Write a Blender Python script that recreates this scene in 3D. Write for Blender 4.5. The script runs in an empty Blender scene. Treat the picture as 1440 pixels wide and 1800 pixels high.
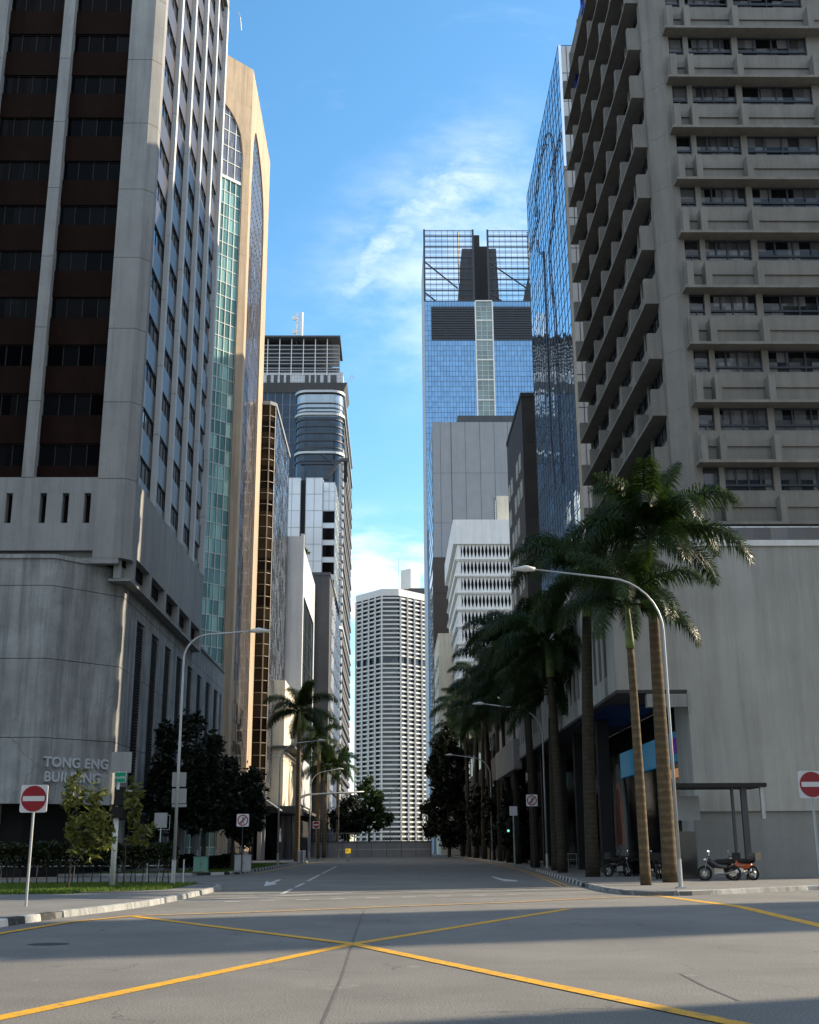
import bpy, math, random
from mathutils import Vector, Matrix, noise
rnd = random.Random(11)
scene = bpy.context.scene
coll = scene.collection
R = math.radians

# ------------------------------------------------------------------ survey
# sight lines taken from the photograph; at(px, py, Y) is the point of a sight
# line that lies Y metres up the street, on(px, py, X) the one on the plane X.
F, EYE, ROLL = 2040.0, 1.6, 0.0061
PITCH = math.atan(589.8 / F)
YAW = math.atan(33.6 / F * math.cos(PITCH))
cP, sP, cY, sY = math.cos(PITCH), math.sin(PITCH), math.cos(YAW), math.sin(YAW)
def ray(px, py):
    a, b = px - 720.0, py - 900.0
    a, b = a * math.cos(ROLL) - b * math.sin(ROLL), a * math.sin(ROLL) + b * math.cos(ROLL)
    u, v = a / F, -b / F
    y, z = cP - v * sP, sP + v * cP
    return Vector((u * cY + y * sY, -u * sY + y * cY, z))
def at(px, py, Y):
    r = ray(px, py); k = Y / r.y
    return Vector((r.x * k, Y, EYE + r.z * k))
def on(px, py, X):
    r = ray(px, py); k = X / r.x
    return Vector((X, r.y * k, EYE + r.z * k))
def gr(px, py, z=0.0):
    r = ray(px, py); k = (z - EYE) / r.z
    return Vector((r.x * k, r.y * k, z))

# ------------------------------------------------------------------ materials
def _n(nt, t, **kw):
    n = nt.nodes.new(t)
    for k, v in kw.items(): setattr(n, k, v)
    return n
def mat(name, c, rough=.8, var=.18, scale=.6, streak=0.0, fine=.08, bump=0.0, bscale=25, metal=0.0, spec=.4, dirt=None, emit=None, estr=0, c2=None, bands=None):
    m = bpy.data.materials.new(name); m.use_nodes = True
    nt = m.node_tree; bs = nt.nodes['Principled BSDF']; L = nt.links.new
    bs.inputs['Roughness'].default_value = rough
    bs.inputs['Metallic'].default_value = metal
    bs.inputs['Specular IOR Level'].default_value = spec
    geo = _n(nt, 'ShaderNodeNewGeometry')
    n1 = _n(nt, 'ShaderNodeTexNoise'); n1.inputs['Scale'].default_value = scale; n1.inputs['Detail'].default_value = 6; n1.inputs['Roughness'].default_value = .65
    L(geo.outputs['Position'], n1.inputs['Vector'])
    lo = [x * (1 - var) for x in c]; hi = [min(1, x * (1 + var)) for x in (c2 or c)]
    if c2: lo = list(c)
    rp = _n(nt, 'ShaderNodeValToRGB'); rp.color_ramp.elements[0].position = .3; rp.color_ramp.elements[1].position = .7
    rp.color_ramp.elements[0].color = (*lo, 1); rp.color_ramp.elements[1].color = (*hi, 1)
    L(n1.outputs['Fac'], rp.inputs['Fac'])
    out = rp.outputs['Color']
    def mul(a, fac_sock, lo_v, hi_v, p0=.35, p1=.65):
        r2 = _n(nt, 'ShaderNodeValToRGB'); r2.color_ramp.elements[0].position = p0; r2.color_ramp.elements[1].position = p1
        r2.color_ramp.elements[0].color = (lo_v, lo_v, lo_v, 1); r2.color_ramp.elements[1].color = (hi_v, hi_v, hi_v, 1)
        L(fac_sock, r2.inputs['Fac'])
        mx = _n(nt, 'ShaderNodeMix', data_type='RGBA', blend_type='MULTIPLY'); mx.inputs['Factor'].default_value = 1
        L(a, mx.inputs['A']); L(r2.outputs['Color'], mx.inputs['B'])
        return mx.outputs['Result']
    if streak:
        mp = _n(nt, 'ShaderNodeMapping'); mp.inputs['Scale'].default_value = (1.6, 1.6, .09)
        n2 = _n(nt, 'ShaderNodeTexNoise'); n2.inputs['Scale'].default_value = 1.0; n2.inputs['Detail'].default_value = 8; n2.inputs['Roughness'].default_value = .7
        L(geo.outputs['Position'], mp.inputs['Vector']); L(mp.outputs['Vector'], n2.inputs['Vector'])
        out = mul(out, n2.outputs['Fac'], 1 - streak, 1.0, .36, .56)
    if fine:
        n3 = _n(nt, 'ShaderNodeTexNoise'); n3.inputs['Scale'].default_value = bscale; n3.inputs['Detail'].default_value = 3
        L(geo.outputs['Position'], n3.inputs['Vector'])
        out = mul(out, n3.outputs['Fac'], 1 - fine, 1 + fine * .3)
    if bands:
        sp = _n(nt, 'ShaderNodeSeparateXYZ'); L(geo.outputs['Position'], sp.inputs[0])
        w = _n(nt, 'ShaderNodeMath', operation='SINE'); ml = _n(nt, 'ShaderNodeMath', operation='MULTIPLY_ADD')
        ml.inputs[1].default_value = bands[0]; n4 = _n(nt, 'ShaderNodeMath', operation='MULTIPLY'); n4.inputs[1].default_value = 6
        L(n1.outputs['Fac'], n4.inputs[0]); L(sp.outputs['Z'], ml.inputs[0]); L(n4.outputs[0], ml.inputs[2]); L(ml.outputs[0], w.inputs[0])
        out = mul(out, w.outputs[0], 1 - bands[1], 1.0, .1, .6)
    L(out, bs.inputs['Base Color'])
    if bump:
        b = _n(nt, 'ShaderNodeBump'); b.inputs['Strength'].default_value = bump; b.inputs['Distance'].default_value = .03
        n5 = _n(nt, 'ShaderNodeTexNoise'); n5.inputs['Scale'].default_value = bscale; n5.inputs['Detail'].default_value = 5
        L(geo.outputs['Position'], n5.inputs['Vector']); L(n5.outputs['Fac'], b.inputs['Height']); L(b.outputs['Normal'], bs.inputs['Normal'])
    if emit:
        bs.inputs['Emission Color'].default_value = (*emit, 1); bs.inputs['Emission Strength'].default_value = estr
    return m
def glass(name, c, metal=.0, rough=.04, pane=(1.5, 1.5, 1.8), jit=.012, var=.35, wave=0.0, wscale=.35, spec=.5, c2=None, off=(0, 0, 0)):
    m = bpy.data.materials.new(name); m.use_nodes = True
    nt = m.node_tree; bs = nt.nodes['Principled BSDF']; L = nt.links.new
    bs.inputs['Roughness'].default_value = rough; bs.inputs['Metallic'].default_value = metal
    bs.inputs['Specular IOR Level'].default_value = spec
    geo = _n(nt, 'ShaderNodeNewGeometry')
    ad = _n(nt, 'ShaderNodeVectorMath', operation='ADD'); ad.inputs[1].default_value = (off[0] + .037, off[1] + .041, off[2] + .029)
    sn = _n(nt, 'ShaderNodeVectorMath', operation='SNAP'); sn.inputs[1].default_value = pane
    L(geo.outputs['Position'], ad.inputs[0]); L(ad.outputs[0], sn.inputs[0])
    wn = _n(nt, 'ShaderNodeTexWhiteNoise', noise_dimensions='3D'); L(sn.outputs[0], wn.inputs['Vector'])
    rp = _n(nt, 'ShaderNodeValToRGB')
    d = c2 or [x * (1 + var) for x in c]
    rp.color_ramp.elements[0].position = .25; rp.color_ramp.elements[1].position = .95
    rp.color_ramp.elements[0].color = (*[x * (1 - var * .6) for x in c], 1); rp.color_ramp.elements[1].color = (*[min(1, x) for x in d], 1)
    L(wn.outputs['Value'], rp.inputs['Fac']); L(rp.outputs['Color'], bs.inputs['Base Color'])
    sb = _n(nt, 'ShaderNodeVectorMath', operation='SUBTRACT'); sb.inputs[1].default_value = (.5, .5, .5)
    L(wn.outputs['Color'], sb.inputs[0])
    sc = _n(nt, 'ShaderNodeVectorMath', operation='SCALE'); sc.inputs['Scale'].default_value = jit * 2
    L(sb.outputs[0], sc.inputs[0])
    nr = geo.outputs['Normal']
    if wave:
        b = _n(nt, 'ShaderNodeBump'); b.inputs['Strength'].default_value = 1; b.inputs['Distance'].default_value = wave
        n5 = _n(nt, 'ShaderNodeTexNoise'); n5.inputs['Scale'].default_value = wscale; n5.inputs['Detail'].default_value = 3
        L(geo.outputs['Position'], n5.inputs['Vector']); L(n5.outputs['Fac'], b.inputs['Height']); nr = b.outputs['Normal']
    a2 = _n(nt, 'ShaderNodeVectorMath', operation='ADD'); L(nr, a2.inputs[0]); L(sc.outputs[0], a2.inputs[1])
    nm = _n(nt, 'ShaderNodeVectorMath', operation='NORMALIZE'); L(a2.outputs[0], nm.inputs[0]); L(nm.outputs[0], bs.inputs['Normal'])
    return m
def leafmat(name, c, c2, rough=.45, scale=2.2, trans=.25):
    m = bpy.data.materials.new(name); m.use_nodes = True
    nt = m.node_tree; bs = nt.nodes['Principled BSDF']; L = nt.links.new
    bs.inputs['Roughness'].default_value = rough; bs.inputs['Specular IOR Level'].default_value = .28
    geo = _n(nt, 'ShaderNodeNewGeometry')
    n1 = _n(nt, 'ShaderNodeTexNoise'); n1.inputs['Scale'].default_value = scale; n1.inputs['Detail'].default_value = 4
    L(geo.outputs['Position'], n1.inputs['Vector'])
    ad = _n(nt, 'ShaderNodeMath', operation='MULTIPLY_ADD'); ad.inputs[1].default_value = .45; 
    L(geo.outputs['Random Per Island'], ad.inputs[0]); 
    s = _n(nt, 'ShaderNodeMath', operation='MULTIPLY'); s.inputs[1].default_value = .8; L(n1.outputs['Fac'], s.inputs[0]); L(s.outputs[0], ad.inputs[2])
    rp = _n(nt, 'ShaderNodeValToRGB'); rp.color_ramp.elements[0].position = .3; rp.color_ramp.elements[1].position = .95
    rp.color_ramp.elements[0].color = (*c, 1); rp.color_ramp.elements[1].color = (*c2, 1)
    L(ad.outputs[0], rp.inputs['Fac']); L(rp.outputs['Color'], bs.inputs['Base Color'])
    if trans:
        tr = _n(nt, 'ShaderNodeBsdfTranslucent'); mx = _n(nt, 'ShaderNodeMixShader'); mx.inputs['Fac'].default_value = trans
        L(rp.outputs['Color'], tr.inputs['Color']); L(bs.outputs[0], mx.inputs[1]); L(tr.outputs[0], mx.inputs[2])
        L(mx.outputs[0], nt.nodes['Material Output'].inputs['Surface'])
    return m

M = {}
M['conc'] = mat('pale_concrete', (.285, .285, .275), .85, .12, .35, .22, .1, .15)
M['conc_w'] = mat('weathered_concrete', (.32, .325, .315), .9, .26, .45, .45, .16, .25, 18)
M['conc_r'] = mat('grey_beige_concrete', (.235, .222, .198), .9, .1, .5, .2, .12, .15)
M['wall_r'] = mat('painted_render', (.36, .355, .33), .9, .09, .35, .2, .05, .1)
M['plinth'] = mat('plinth_render', (.24, .245, .235), .9, .1, .4, .1)
M['granite'] = mat('brown_granite', (.016, .008, .006), .7, .2, .8, .15, .12, 0, 60, spec=.04)
M['fin'] = mat('pale_fin_concrete', (.52, .53, .53), .7, .06, .35, .12)
M['granite_lit'] = mat('sky_lit_granite', (.06, .048, .045), .34, .15, .8, .1, .08, 0, 60, spec=.55)  # side granite again, paler and glossier, sky light put into its colour
M['black'] = mat('black_recess', (.012, .012, .013), .8, .2)
M['dark'] = mat('dark_metal', (.03, .032, .035), .5, .2, spec=.5)
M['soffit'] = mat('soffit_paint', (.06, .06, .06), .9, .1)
M['beige'] = mat('warm_beige_concrete', (.43, .335, .235), .9, .1, .5, .3, .15, .2)
M['beige_d'] = mat('bronze_trim', (.06, .05, .045), .5)
M['white'] = mat('white_paint', (.72, .72, .70), .7, .06, .4, .12)
M['condo'] = mat('apartment_white', (.66, .645, .61), .7, .05, .3, .1)
M['trim_b'] = mat('blue_grey_trim', (.06, .07, .11), .4, .05)
M['seam'] = mat('tar_seam', (.10, .095, .09), .8, .3, 3)
M['cream'] = mat('cream_render', (.70, .63, .50), .85, .08, .4, .15)
M['grey'] = mat('grey_panels', (.25, .265, .285), .7, .06, .3, .08)
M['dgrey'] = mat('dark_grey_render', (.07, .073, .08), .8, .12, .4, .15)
M['brown'] = mat('dark_brown_cladding', (.05, .04, .036), .7, .12, .4)
M['char'] = mat('charcoal_panels', (.017, .017, .019), .8, .15, .4)
M['pale'] = mat('pale_grey_panels', (.50, .515, .53), .6, .06, .3, .1)
M['alu'] = mat('aluminium', (.55, .56, .57), .35, .05, metal=.8)
M['mull_w'] = mat('pale_mullion', (.62, .65, .62), .5, .05)
M['mull_d'] = mat('dark_mullion', (.035, .045, .06), .5, .1)
M['mull_g'] = mat('champagne_mullion', (.30, .25, .20), .5, .08, metal=.2)
M['gl_dark'] = glass('dark_office_glass', (.002, .002, .0025), 0, .1, (1.05, 1.05, 3.52), .006, .5, c2=(.008, .008, .009), spec=.05)
M['gl_side'] = glass('tinted_side_glass', (.055, .065, .085), .5, .04, (1.1, 1.1, 3.52), .01, .5)
M['gl_green'] = glass('green_tinted_glass', (.07, .19, .17), .1, .1, (.8, .8, 1.75), .012, .35, c2=(.26, .46, .41), spec=.35)
M['gl_arch'] = glass('smoky_arch_glass', (.22, .20, .20), .55, .06, (.9, .9, 2.2), .015, .3)
M['gl_bronze'] = glass('bronze_glass', (.007, .005, .0035), .0, .08, (34, 34, 1.6), .004, .6, c2=(.034, .026, .015), spec=.08)
M['gl_wavy'] = glass('silver_mirror_glass', (.50, .53, .58), .9, .03, (1.6, 1.6, 1.57), .10, .25, .3, .6)
M['gl_mirror'] = glass('blue_mirror_glass', (.58, .70, .84), .95, .02, (1.75, 1.75, 1.75), .008, .06, .012, .3)
M['gl_blue'] = glass('blue_tower_glass', (.15, .31, .52), .55, .08, (1.13, 1.1, 2.0), .004, .12)
M['gl_navy'] = glass('navy_glass', (.022, .042, .065), .2, .05, (2.5, 2.5, 4), .004, .25)
M['gl_navy2'] = glass('slate_glass', (.02, .04, .065), .3, .08, (3, 3, 4), .003, .2)
M['gl_pale'] = glass('pale_spandrel_glass', (.30, .36, .40), .5, .12, (3, 3, 2), .004, .08)
M['gl_white'] = glass('white_glass_panel', (.62, .66, .69), .1, .12, (2, 2, 2), .003, .05)
M['gl_r1'] = glass('hotel_window_glass', (.004, .005, .007), .0, .03, (.66, .66, 3.475), .012, .5, c2=(.15, .15, .155))
M['gl_teal'] = glass('teal_window_glass', (.05, .07, .075), .4, .06, (2, 2, 3), .008, .3)
M['gl_condo'] = glass('condo_glass', (.03, .04, .05), .2, .1, (5, 5, 2.95), .004, .7)
M['asphalt'] = mat('asphalt', (.197, .19, .175), .9, .2, .3, 0, .5, .22, 42, spec=.3)
M['paving'] = mat('concrete_paving', (.165, .162, .155), .9, .15, .8, 0, .15, .2, 30)
M['yellow'] = mat('yellow_road_paint', (.72, .37, .012), .7, .1, 3, 0, .18, .1, 40)
M['wpaint'] = mat('white_road_paint', (.55, .55, .53), .7, .15, 3, 0, .25, .1, 40)
M['kerb_w'] = mat('white_kerb_paint', (.50, .49, .45), .8, .15, 4, 0, .2)
M['kerb_b'] = mat('black_kerb_paint', (.02, .02, .02), .8, .2, 4, 0, .2)
M['soil'] = mat('turf_soil', (.05, .055, .02), .95, .4, 2)
M['steel'] = mat('galvanised_steel', (.42, .43, .43), .45, .08, 2, 0, .05, metal=.55)
M['pole_w'] = mat('pale_pole_paint', (.62, .62, .58), .5, .05)
M['sign_bk'] = mat('sign_back', (.30, .31, .31), .6, .06, 3)
M['sign_w'] = mat('sign_white', (.66, .66, .66), .5, .03)
M['sign_r'] = mat('sign_red', (.28, .012, .02), .5, .05)
M['sign_g'] = mat('sign_green', (.0, .30, .14), .5, .03)
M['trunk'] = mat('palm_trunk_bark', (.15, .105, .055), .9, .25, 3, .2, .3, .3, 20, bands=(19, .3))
M['trunk_d'] = mat('shaded_palm_bark', (.045, .036, .022), .95, .35, 3, 0, .25, .3, 20, bands=(26, .25))  # darker copy of the palm bark, shade of the row put into its colour
M['shaft'] = mat('palm_crownshaft', (.15, .19, .05), .5, .3, 2, 0, .1, bands=(9, .15))
M['bark'] = mat('tree_bark', (.07, .055, .04), .95, .3, 5, .3, .2)
M['frond'] = leafmat('palm_leaflets', (.004, .012, .003), (.040, .075, .012), .42, 1.2, .35)
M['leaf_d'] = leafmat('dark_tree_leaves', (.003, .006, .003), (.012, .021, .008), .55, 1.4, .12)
M['leaf_y'] = leafmat('young_tree_leaves', (.04, .06, .012), (.21, .215, .05), .4, 2.5, .35)
M['leaf_h'] = leafmat('hedge_leaves', (.008, .014, .004), (.04, .05, .014), .5, 1.2, .2)
M['leaf_g'] = leafmat('street_tree_leaves', (.008, .02, .005), (.05, .09, .018), .5, .5, .25)
M['grass'] = leafmat('grass_blades', (.05, .10, .01), (.14, .22, .03), .6, 1.2, .3)
M['rubber'] = mat('rubber', (.015, .015, .015), .8)
M['bike'] = mat('black_bike_paint', (.012, .012, .014), .2, .1, spec=.6)
M['chrome'] = mat('chrome', (.75, .75, .75), .12, .02, metal=1)
M['bikered'] = mat('orange_bike_panel', (.45, .10, .03), .3, .1)
M['cyan'] = mat('cyan_sign_face', (.005, .10, .19), .4, .05, emit=(.005, .16, .32), estr=.15)
M['bluel'] = mat('blue_lettering', (.03, .07, .45), .4, .05)
M['blues'] = mat('soffit_sign_glow', (.015, .025, .13), .6, .1)  # colour stands in for the sign's glow on the soffit
M['magenta'] = mat('magenta_sign_face', (.18, .01, .28), .4, .05, emit=(.25, .01, .4), estr=.08)
M['pink'] = mat('poster_pink', (.42, .17, .13), .5, .2, 1.5)
M['orange'] = mat('poster_orange', (.50, .14, .05), .5, .2, 1.5)
M['skin'] = mat('poster_dark_red', (.12, .02, .018), .5, .2, 1.5)
M['gcab'] = mat('pale_green_cabinet', (.16, .33, .27), .6, .1)
M['wcab'] = mat('grey_cabinet', (.38, .38, .38), .6, .1)
M['amber'] = mat('yellow_sign_face', (.75, .48, .02), .5, .1, emit=(.9, .55, .02), estr=.35)
M['hoard'] = mat('grey_hoarding', (.24, .25, .27), .7, .12, .4, .15)

def worn(m, under, amount=.5, scale=9, stretch=(1, 1, 1)):
    """paint or surface worn through in patches to the colour under it"""
    nt = m.node_tree; L = nt.links.new; bs = nt.nodes['Principled BSDF']; src = bs.inputs['Base Color'].links[0].from_socket
    geo = _n(nt, 'ShaderNodeNewGeometry'); n = _n(nt, 'ShaderNodeTexNoise'); n.inputs['Scale'].default_value = scale; n.inputs['Detail'].default_value = 9; n.inputs['Roughness'].default_value = .75
    mp = _n(nt, 'ShaderNodeMapping'); mp.inputs['Scale'].default_value = stretch
    L(geo.outputs['Position'], mp.inputs['Vector']); L(mp.outputs[0], n.inputs['Vector'])
    rp = _n(nt, 'ShaderNodeMapRange', interpolation_type='SMOOTHSTEP'); rp.inputs['From Min'].default_value = .66 - amount * .22; rp.inputs['From Max'].default_value = .72 - amount * .08; L(n.outputs['Fac'], rp.inputs['Value'])
    mx = _n(nt, 'ShaderNodeMix', data_type='RGBA'); L(rp.outputs['Result'], mx.inputs['Factor']); L(src, mx.inputs['A']); mx.inputs['B'].default_value = (*under, 1)
    L(mx.outputs['Result'], bs.inputs['Base Color'])
worn(M['yellow'], (.26, .19, .09), .85, 6); worn(M['wpaint'], (.19, .18, .16), .6, 7); worn(M['kerb_w'], (.22, .21, .19), .6, 6); worn(M['kerb_b'], (.09, .088, .08), .7, 6)
worn(M['asphalt'], (.105, .10, .094), .25, .55, (1.6, .35, 1)); worn(M['asphalt'], (.25, .24, .215), .30, .9, (.8, .5, 1)); worn(M['asphalt'], (.06, .058, .055), -.1, 2.3); worn(M['asphalt'], (.12, .116, .108), .5, 24); worn(M['asphalt'], (.27, .26, .235), .35, 31)
worn(M['paving'], (.13, .125, .115), .35, 1.5)
def cracks(m, col_, scale=.35, width=.012, mask=.5):
    nt = m.node_tree; L = nt.links.new; bs = nt.nodes['Principled BSDF']; src = bs.inputs['Base Color'].links[0].from_socket
    geo = _n(nt, 'ShaderNodeNewGeometry'); n = _n(nt, 'ShaderNodeTexNoise'); n.inputs['Scale'].default_value = 1.2; n.inputs['Detail'].default_value = 5; L(geo.outputs['Position'], n.inputs['Vector'])
    ad = _n(nt, 'ShaderNodeVectorMath', operation='ADD'); L(geo.outputs['Position'], ad.inputs[0]); L(n.outputs['Color'], ad.inputs[1])
    vo = _n(nt, 'ShaderNodeTexVoronoi', feature='DISTANCE_TO_EDGE'); vo.inputs['Scale'].default_value = scale; L(ad.outputs[0], vo.inputs['Vector'])
    rp = _n(nt, 'ShaderNodeMapRange'); rp.inputs['From Min'].default_value = width * .4; rp.inputs['From Max'].default_value = width; rp.inputs['To Min'].default_value = .75; rp.inputs['To Max'].default_value = 0; L(vo.outputs['Distance'], rp.inputs['Value'])
    n2 = _n(nt, 'ShaderNodeTexNoise'); n2.inputs['Scale'].default_value = .22; L(geo.outputs['Position'], n2.inputs['Vector'])
    r2 = _n(nt, 'ShaderNodeMapRange'); r2.inputs['From Min'].default_value = mask; r2.inputs['From Max'].default_value = mask + .08; L(n2.outputs['Fac'], r2.inputs['Value'])
    ml = _n(nt, 'ShaderNodeMath', operation='MULTIPLY'); L(rp.outputs[0], ml.inputs[0]); L(r2.outputs[0], ml.inputs[1])
    mx = _n(nt, 'ShaderNodeMix', data_type='RGBA'); L(ml.outputs[0], mx.inputs['Factor']); L(src, mx.inputs['A']); mx.inputs['B'].default_value = (*col_, 1)
    L(mx.outputs['Result'], bs.inputs['Base Color'])
cracks(M['asphalt'], (.07, .067, .062), .4, .010, .5)
cracks(M['conc_w'], (.19, .19, .185), .2, .010, .5)

# ------------------------------------------------------------------ mesh tools
class MB:
    def __init__(s): s.v = []; s.f = []; s.m = []; s.frame(Vector((0, 0, 0)), (1, 0))
    def frame(s, O, u):
        s.O = Vector(O) if len(O) == 3 else Vector((O[0], O[1], 0)); l = math.hypot(*u[:2])
        s.u = Vector((u[0] / l, u[1] / l, 0)); s.n = Vector((s.u.y, -s.u.x, 0)); return s
    def P(s, a, n, z): return s.O + s.u * a + s.n * n + Vector((0, 0, z))
    def add(s, vs, fs, mi=0):
        b = len(s.v); s.v += [Vector(v) for v in vs]; s.f += [[b + i for i in f] for f in fs]; s.m += [mi] * len(fs)
    def box(s, a0, a1, n0, n1, z0, z1, mi=0):
        p = [s.P(a, n, z) for z in (z0, z1) for n in (n0, n1) for a in (a0, a1)]
        s.add(p, [(0, 1, 3, 2), (4, 6, 7, 5), (2, 3, 7, 6), (0, 4, 5, 1), (1, 5, 7, 3), (0, 2, 6, 4)], mi); return s
    def wbox(s, x0, x1, y0, y1, z0, z1, mi=0):
        p = [(x, y, z) for z in (z0, z1) for y in (y0, y1) for x in (x0, x1)]
        s.add(p, [(0, 2, 3, 1), (4, 5, 7, 6), (0, 1, 5, 4), (2, 6, 7, 3), (1, 3, 7, 5), (0, 4, 6, 2)], mi); return s
    def quad(s, a, b, c, d, mi=0): s.add([a, b, c, d], [(0, 1, 2, 3)], mi); return s
    def fquad(s, a0, a1, z0, z1, n=0, mi=0):
        s.add([s.P(a0, n, z0), s.P(a1, n, z0), s.P(a1, n, z1), s.P(a0, n, z1)], [(0, 1, 2, 3)], mi); return s
    def prism(s, poly, z0, z1, mi=0, bottom=True):
        n = len(poly); v = [(p[0], p[1], z0) for p in poly] + [(p[0], p[1], z1) for p in poly]
        f = [(i, (i + 1) % n, n + (i + 1) % n, n + i) for i in range(n)] + [tuple(range(n, 2 * n))]
        if bottom: f.append(tuple(reversed(range(n))))
        s.add(v, f, mi); return s
    def fprism(s, pts, n0, n1, mi=0):
        k = len(pts); v = [s.P(a, n1, z) for a, z in pts] + [s.P(a, n0, z) for a, z in pts]
        s.add(v, [tuple(range(k)), tuple(reversed(range(k, 2 * k)))] + [((i + 1) % k, i, k + i, k + (i + 1) % k) for i in range(k)], mi); return s
    def tube(s, pts, rad, n=8, mi=0, cap=True):
        pts = [Vector(p) for p in pts]; k = len(pts)
        if not hasattr(rad, '__len__'): rad = [rad] * k
        b = len(s.v); up = None
        for i, p in enumerate(pts):
            t = (pts[min(i + 1, k - 1)] - pts[max(i - 1, 0)]).normalized()
            if up is None:
                up = t.cross(Vector((0, 1, 0)))
                if up.length < .1: up = t.cross(Vector((1, 0, 0)))
            up = (up - t * up.dot(t)).normalized(); w = t.cross(up)
            for j in range(n):
                a = 2 * math.pi * j / n; s.v.append(p + (up * math.cos(a) + w * math.sin(a)) * rad[i])
        for i in range(k - 1):
            for j in range(n):
                s.f.append([b + i * n + j, b + i * n + (j + 1) % n, b + (i + 1) * n + (j + 1) % n, b + (i + 1) * n + j]); s.m.append(mi)
        if cap:
            s.f.append([b + j for j in reversed(range(n))]); s.m.append(mi)
            s.f.append([b + (k - 1) * n + j for j in range(n)]); s.m.append(mi)
        return s
    def disc(s, c, r, n0, n1, k=28, mi=0):
        pts = [(c[0] + r * math.cos(2 * math.pi * i / k), c[1] + r * math.sin(2 * math.pi * i / k)) for i in range(k)]
        return s.fprism(pts, n0, n1, mi)
    def build(s, name, mats, parent=None, smooth=False, loc=None):
        off = parent_origin(parent) if parent else Vector((0, 0, 0))
        if loc is not None: off = Vector(loc)
        me = bpy.data.meshes.new(name); me.from_pydata([tuple(v - off) for v in s.v], [], s.f)
        mats = mats if isinstance(mats, (list, tuple)) else [mats]
        for m in mats: me.materials.append(m)
        me.polygons.foreach_set('material_index', s.m)
        if smooth: me.polygons.foreach_set('use_smooth', [True] * len(s.f))
        me.update()
        o = bpy.data.objects.new(name, me); coll.objects.link(o)
        if parent: o.parent = parent
        elif loc is not None: o.location = loc
        return o
def parent_origin(o):
    p = Vector(o.location)
    while o.parent: o = o.parent; p += Vector(o.location)
    return p
def tag(o, label, cat, group=None):
    o['label'] = label; o['category'] = cat
    if group: o['group'] = group
    return o
def thing(name, label, cat, loc, group=None, rot=0):
    o = bpy.data.objects.new(name, None); coll.objects.link(o); o.location = loc; o.rotation_euler = (0, 0, rot); o.empty_display_size = .5
    return tag(o, label, cat, group)
def struct(o): o['kind'] = 'structure'; return o
def dup(o, parent=None, loc=None, rot=None):
    c = o.copy(); coll.objects.link(c)
    if parent: c.parent = parent
    if loc is not None: c.location = loc
    if rot is not None: c.rotation_euler = rot
    return c
def scatter(name, mesh_mb, mats, parent, places, limit=100):
    """places: (world location, rotz); the nearest to the eye are parts of their own, any rest is one part"""
    places = sorted(places, key=lambda p: (Vector(p[0]) - Vector((0, 0, EYE))).length)
    first = mesh_mb.build(name, mats, None, loc=(0, 0, 0)); first.parent = parent; org = parent_origin(parent)
    for i, (l, rz) in enumerate(places[:limit]):
        o = first if i == 0 else dup(first, parent)
        o.location = Vector(l) - org; o.rotation_euler = (0, 0, rz)
    rest = places[limit:]
    if rest:
        mb = MB()
        for l, rz in rest:
            mt = Matrix.Translation(l) @ Matrix.Rotation(rz, 4, 'Z'); b = len(mb.v)
            mb.v += [mt @ v for v in mesh_mb.v]; mb.f += [[b + i for i in f] for f in mesh_mb.f]; mb.m += mesh_mb.m
        o = mb.build(name, mats, parent); o['kind'] = 'stuff'
def grid(mb, O, u, w, z0, z1, du, dz, t=.07, d=.08, mi=0, zs=None, us=None, tz=None):
    mb.frame(O, u)
    us = us if us is not None else [i * w / max(1, round(w / du)) for i in range(max(1, round(w / du)) + 1)]
    zs = zs if zs is not None else [z0 + i * (z1 - z0) / max(1, round((z1 - z0) / dz)) for i in range(max(1, round((z1 - z0) / dz)) + 1)]
    tz = tz or t
    for a in us: mb.box(a - t / 2, a + t / 2, -.02, d, z0, z1, mi)
    for z in zs: mb.box(0, w, -.02, d * .8, z - tz / 2, z + tz / 2, mi)
def rrect(x0, x1, y0, y1, r, n=6):
    p = []
    for cx, cy, a0 in ((x1 - r, y0 + r, -90), (x1 - r, y1 - r, 0), (x0 + r, y1 - r, 90), (x0 + r, y0 + r, 180)):
        for i in range(n + 1):
            a = R(a0 + 90 * i / n); p.append((cx + r * math.cos(a), cy + r * math.sin(a)))
    return p
def grow(poly, d):
    n = len(poly); out = []
    for i in range(n):
        a, b, c = Vector(poly[i - 1][:2]), Vector(poly[i][:2]), Vector(poly[(i + 1) % n][:2])
        e1, e2 = (b - a), (c - b)
        if e1.length < 1e-6: e1 = e2
        if e2.length < 1e-6: e2 = e1
        e1.normalize(); e2.normalize()
        n1, n2 = Vector((e1.y, -e1.x)), Vector((e2.y, -e2.x)); m = (n1 + n2); m /= max(.3, m.length_squared) / 2 if m.length_squared else 1
        out.append((b.x + m.x * d, b.y + m.y * d))
    return out
def text_mb(txt, size, depth, O, u, z, mi=0, mb=None, mat_offset=0, spacing=1.0, bold=0.0):
    """lettering standing on a wall: O = left foot of the line, u = writing direction"""
    cu = bpy.data.curves.new('lettering', 'FONT'); cu.body = txt; cu.size = size; cu.extrude = depth / 2; cu.space_character = spacing; cu.offset = bold
    ob = bpy.data.objects.new('lettering', cu); coll.objects.link(ob)
    dg = bpy.context.evaluated_depsgraph_get(); me = bpy.data.meshes.new_from_object(ob.evaluated_get(dg))
    mb = mb or MB(); mb.frame(O, u)
    mb.add([mb.P(v.co.x, depth / 2 + v.co.z, z + v.co.y) for v in me.vertices], [tuple(p.vertices) for p in me.polygons], mi)
    w = max(v.co.x for v in me.vertices)
    bpy.data.objects.remove(ob); bpy.data.curves.remove(cu); bpy.data.meshes.remove(me)
    return mb, w
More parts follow.
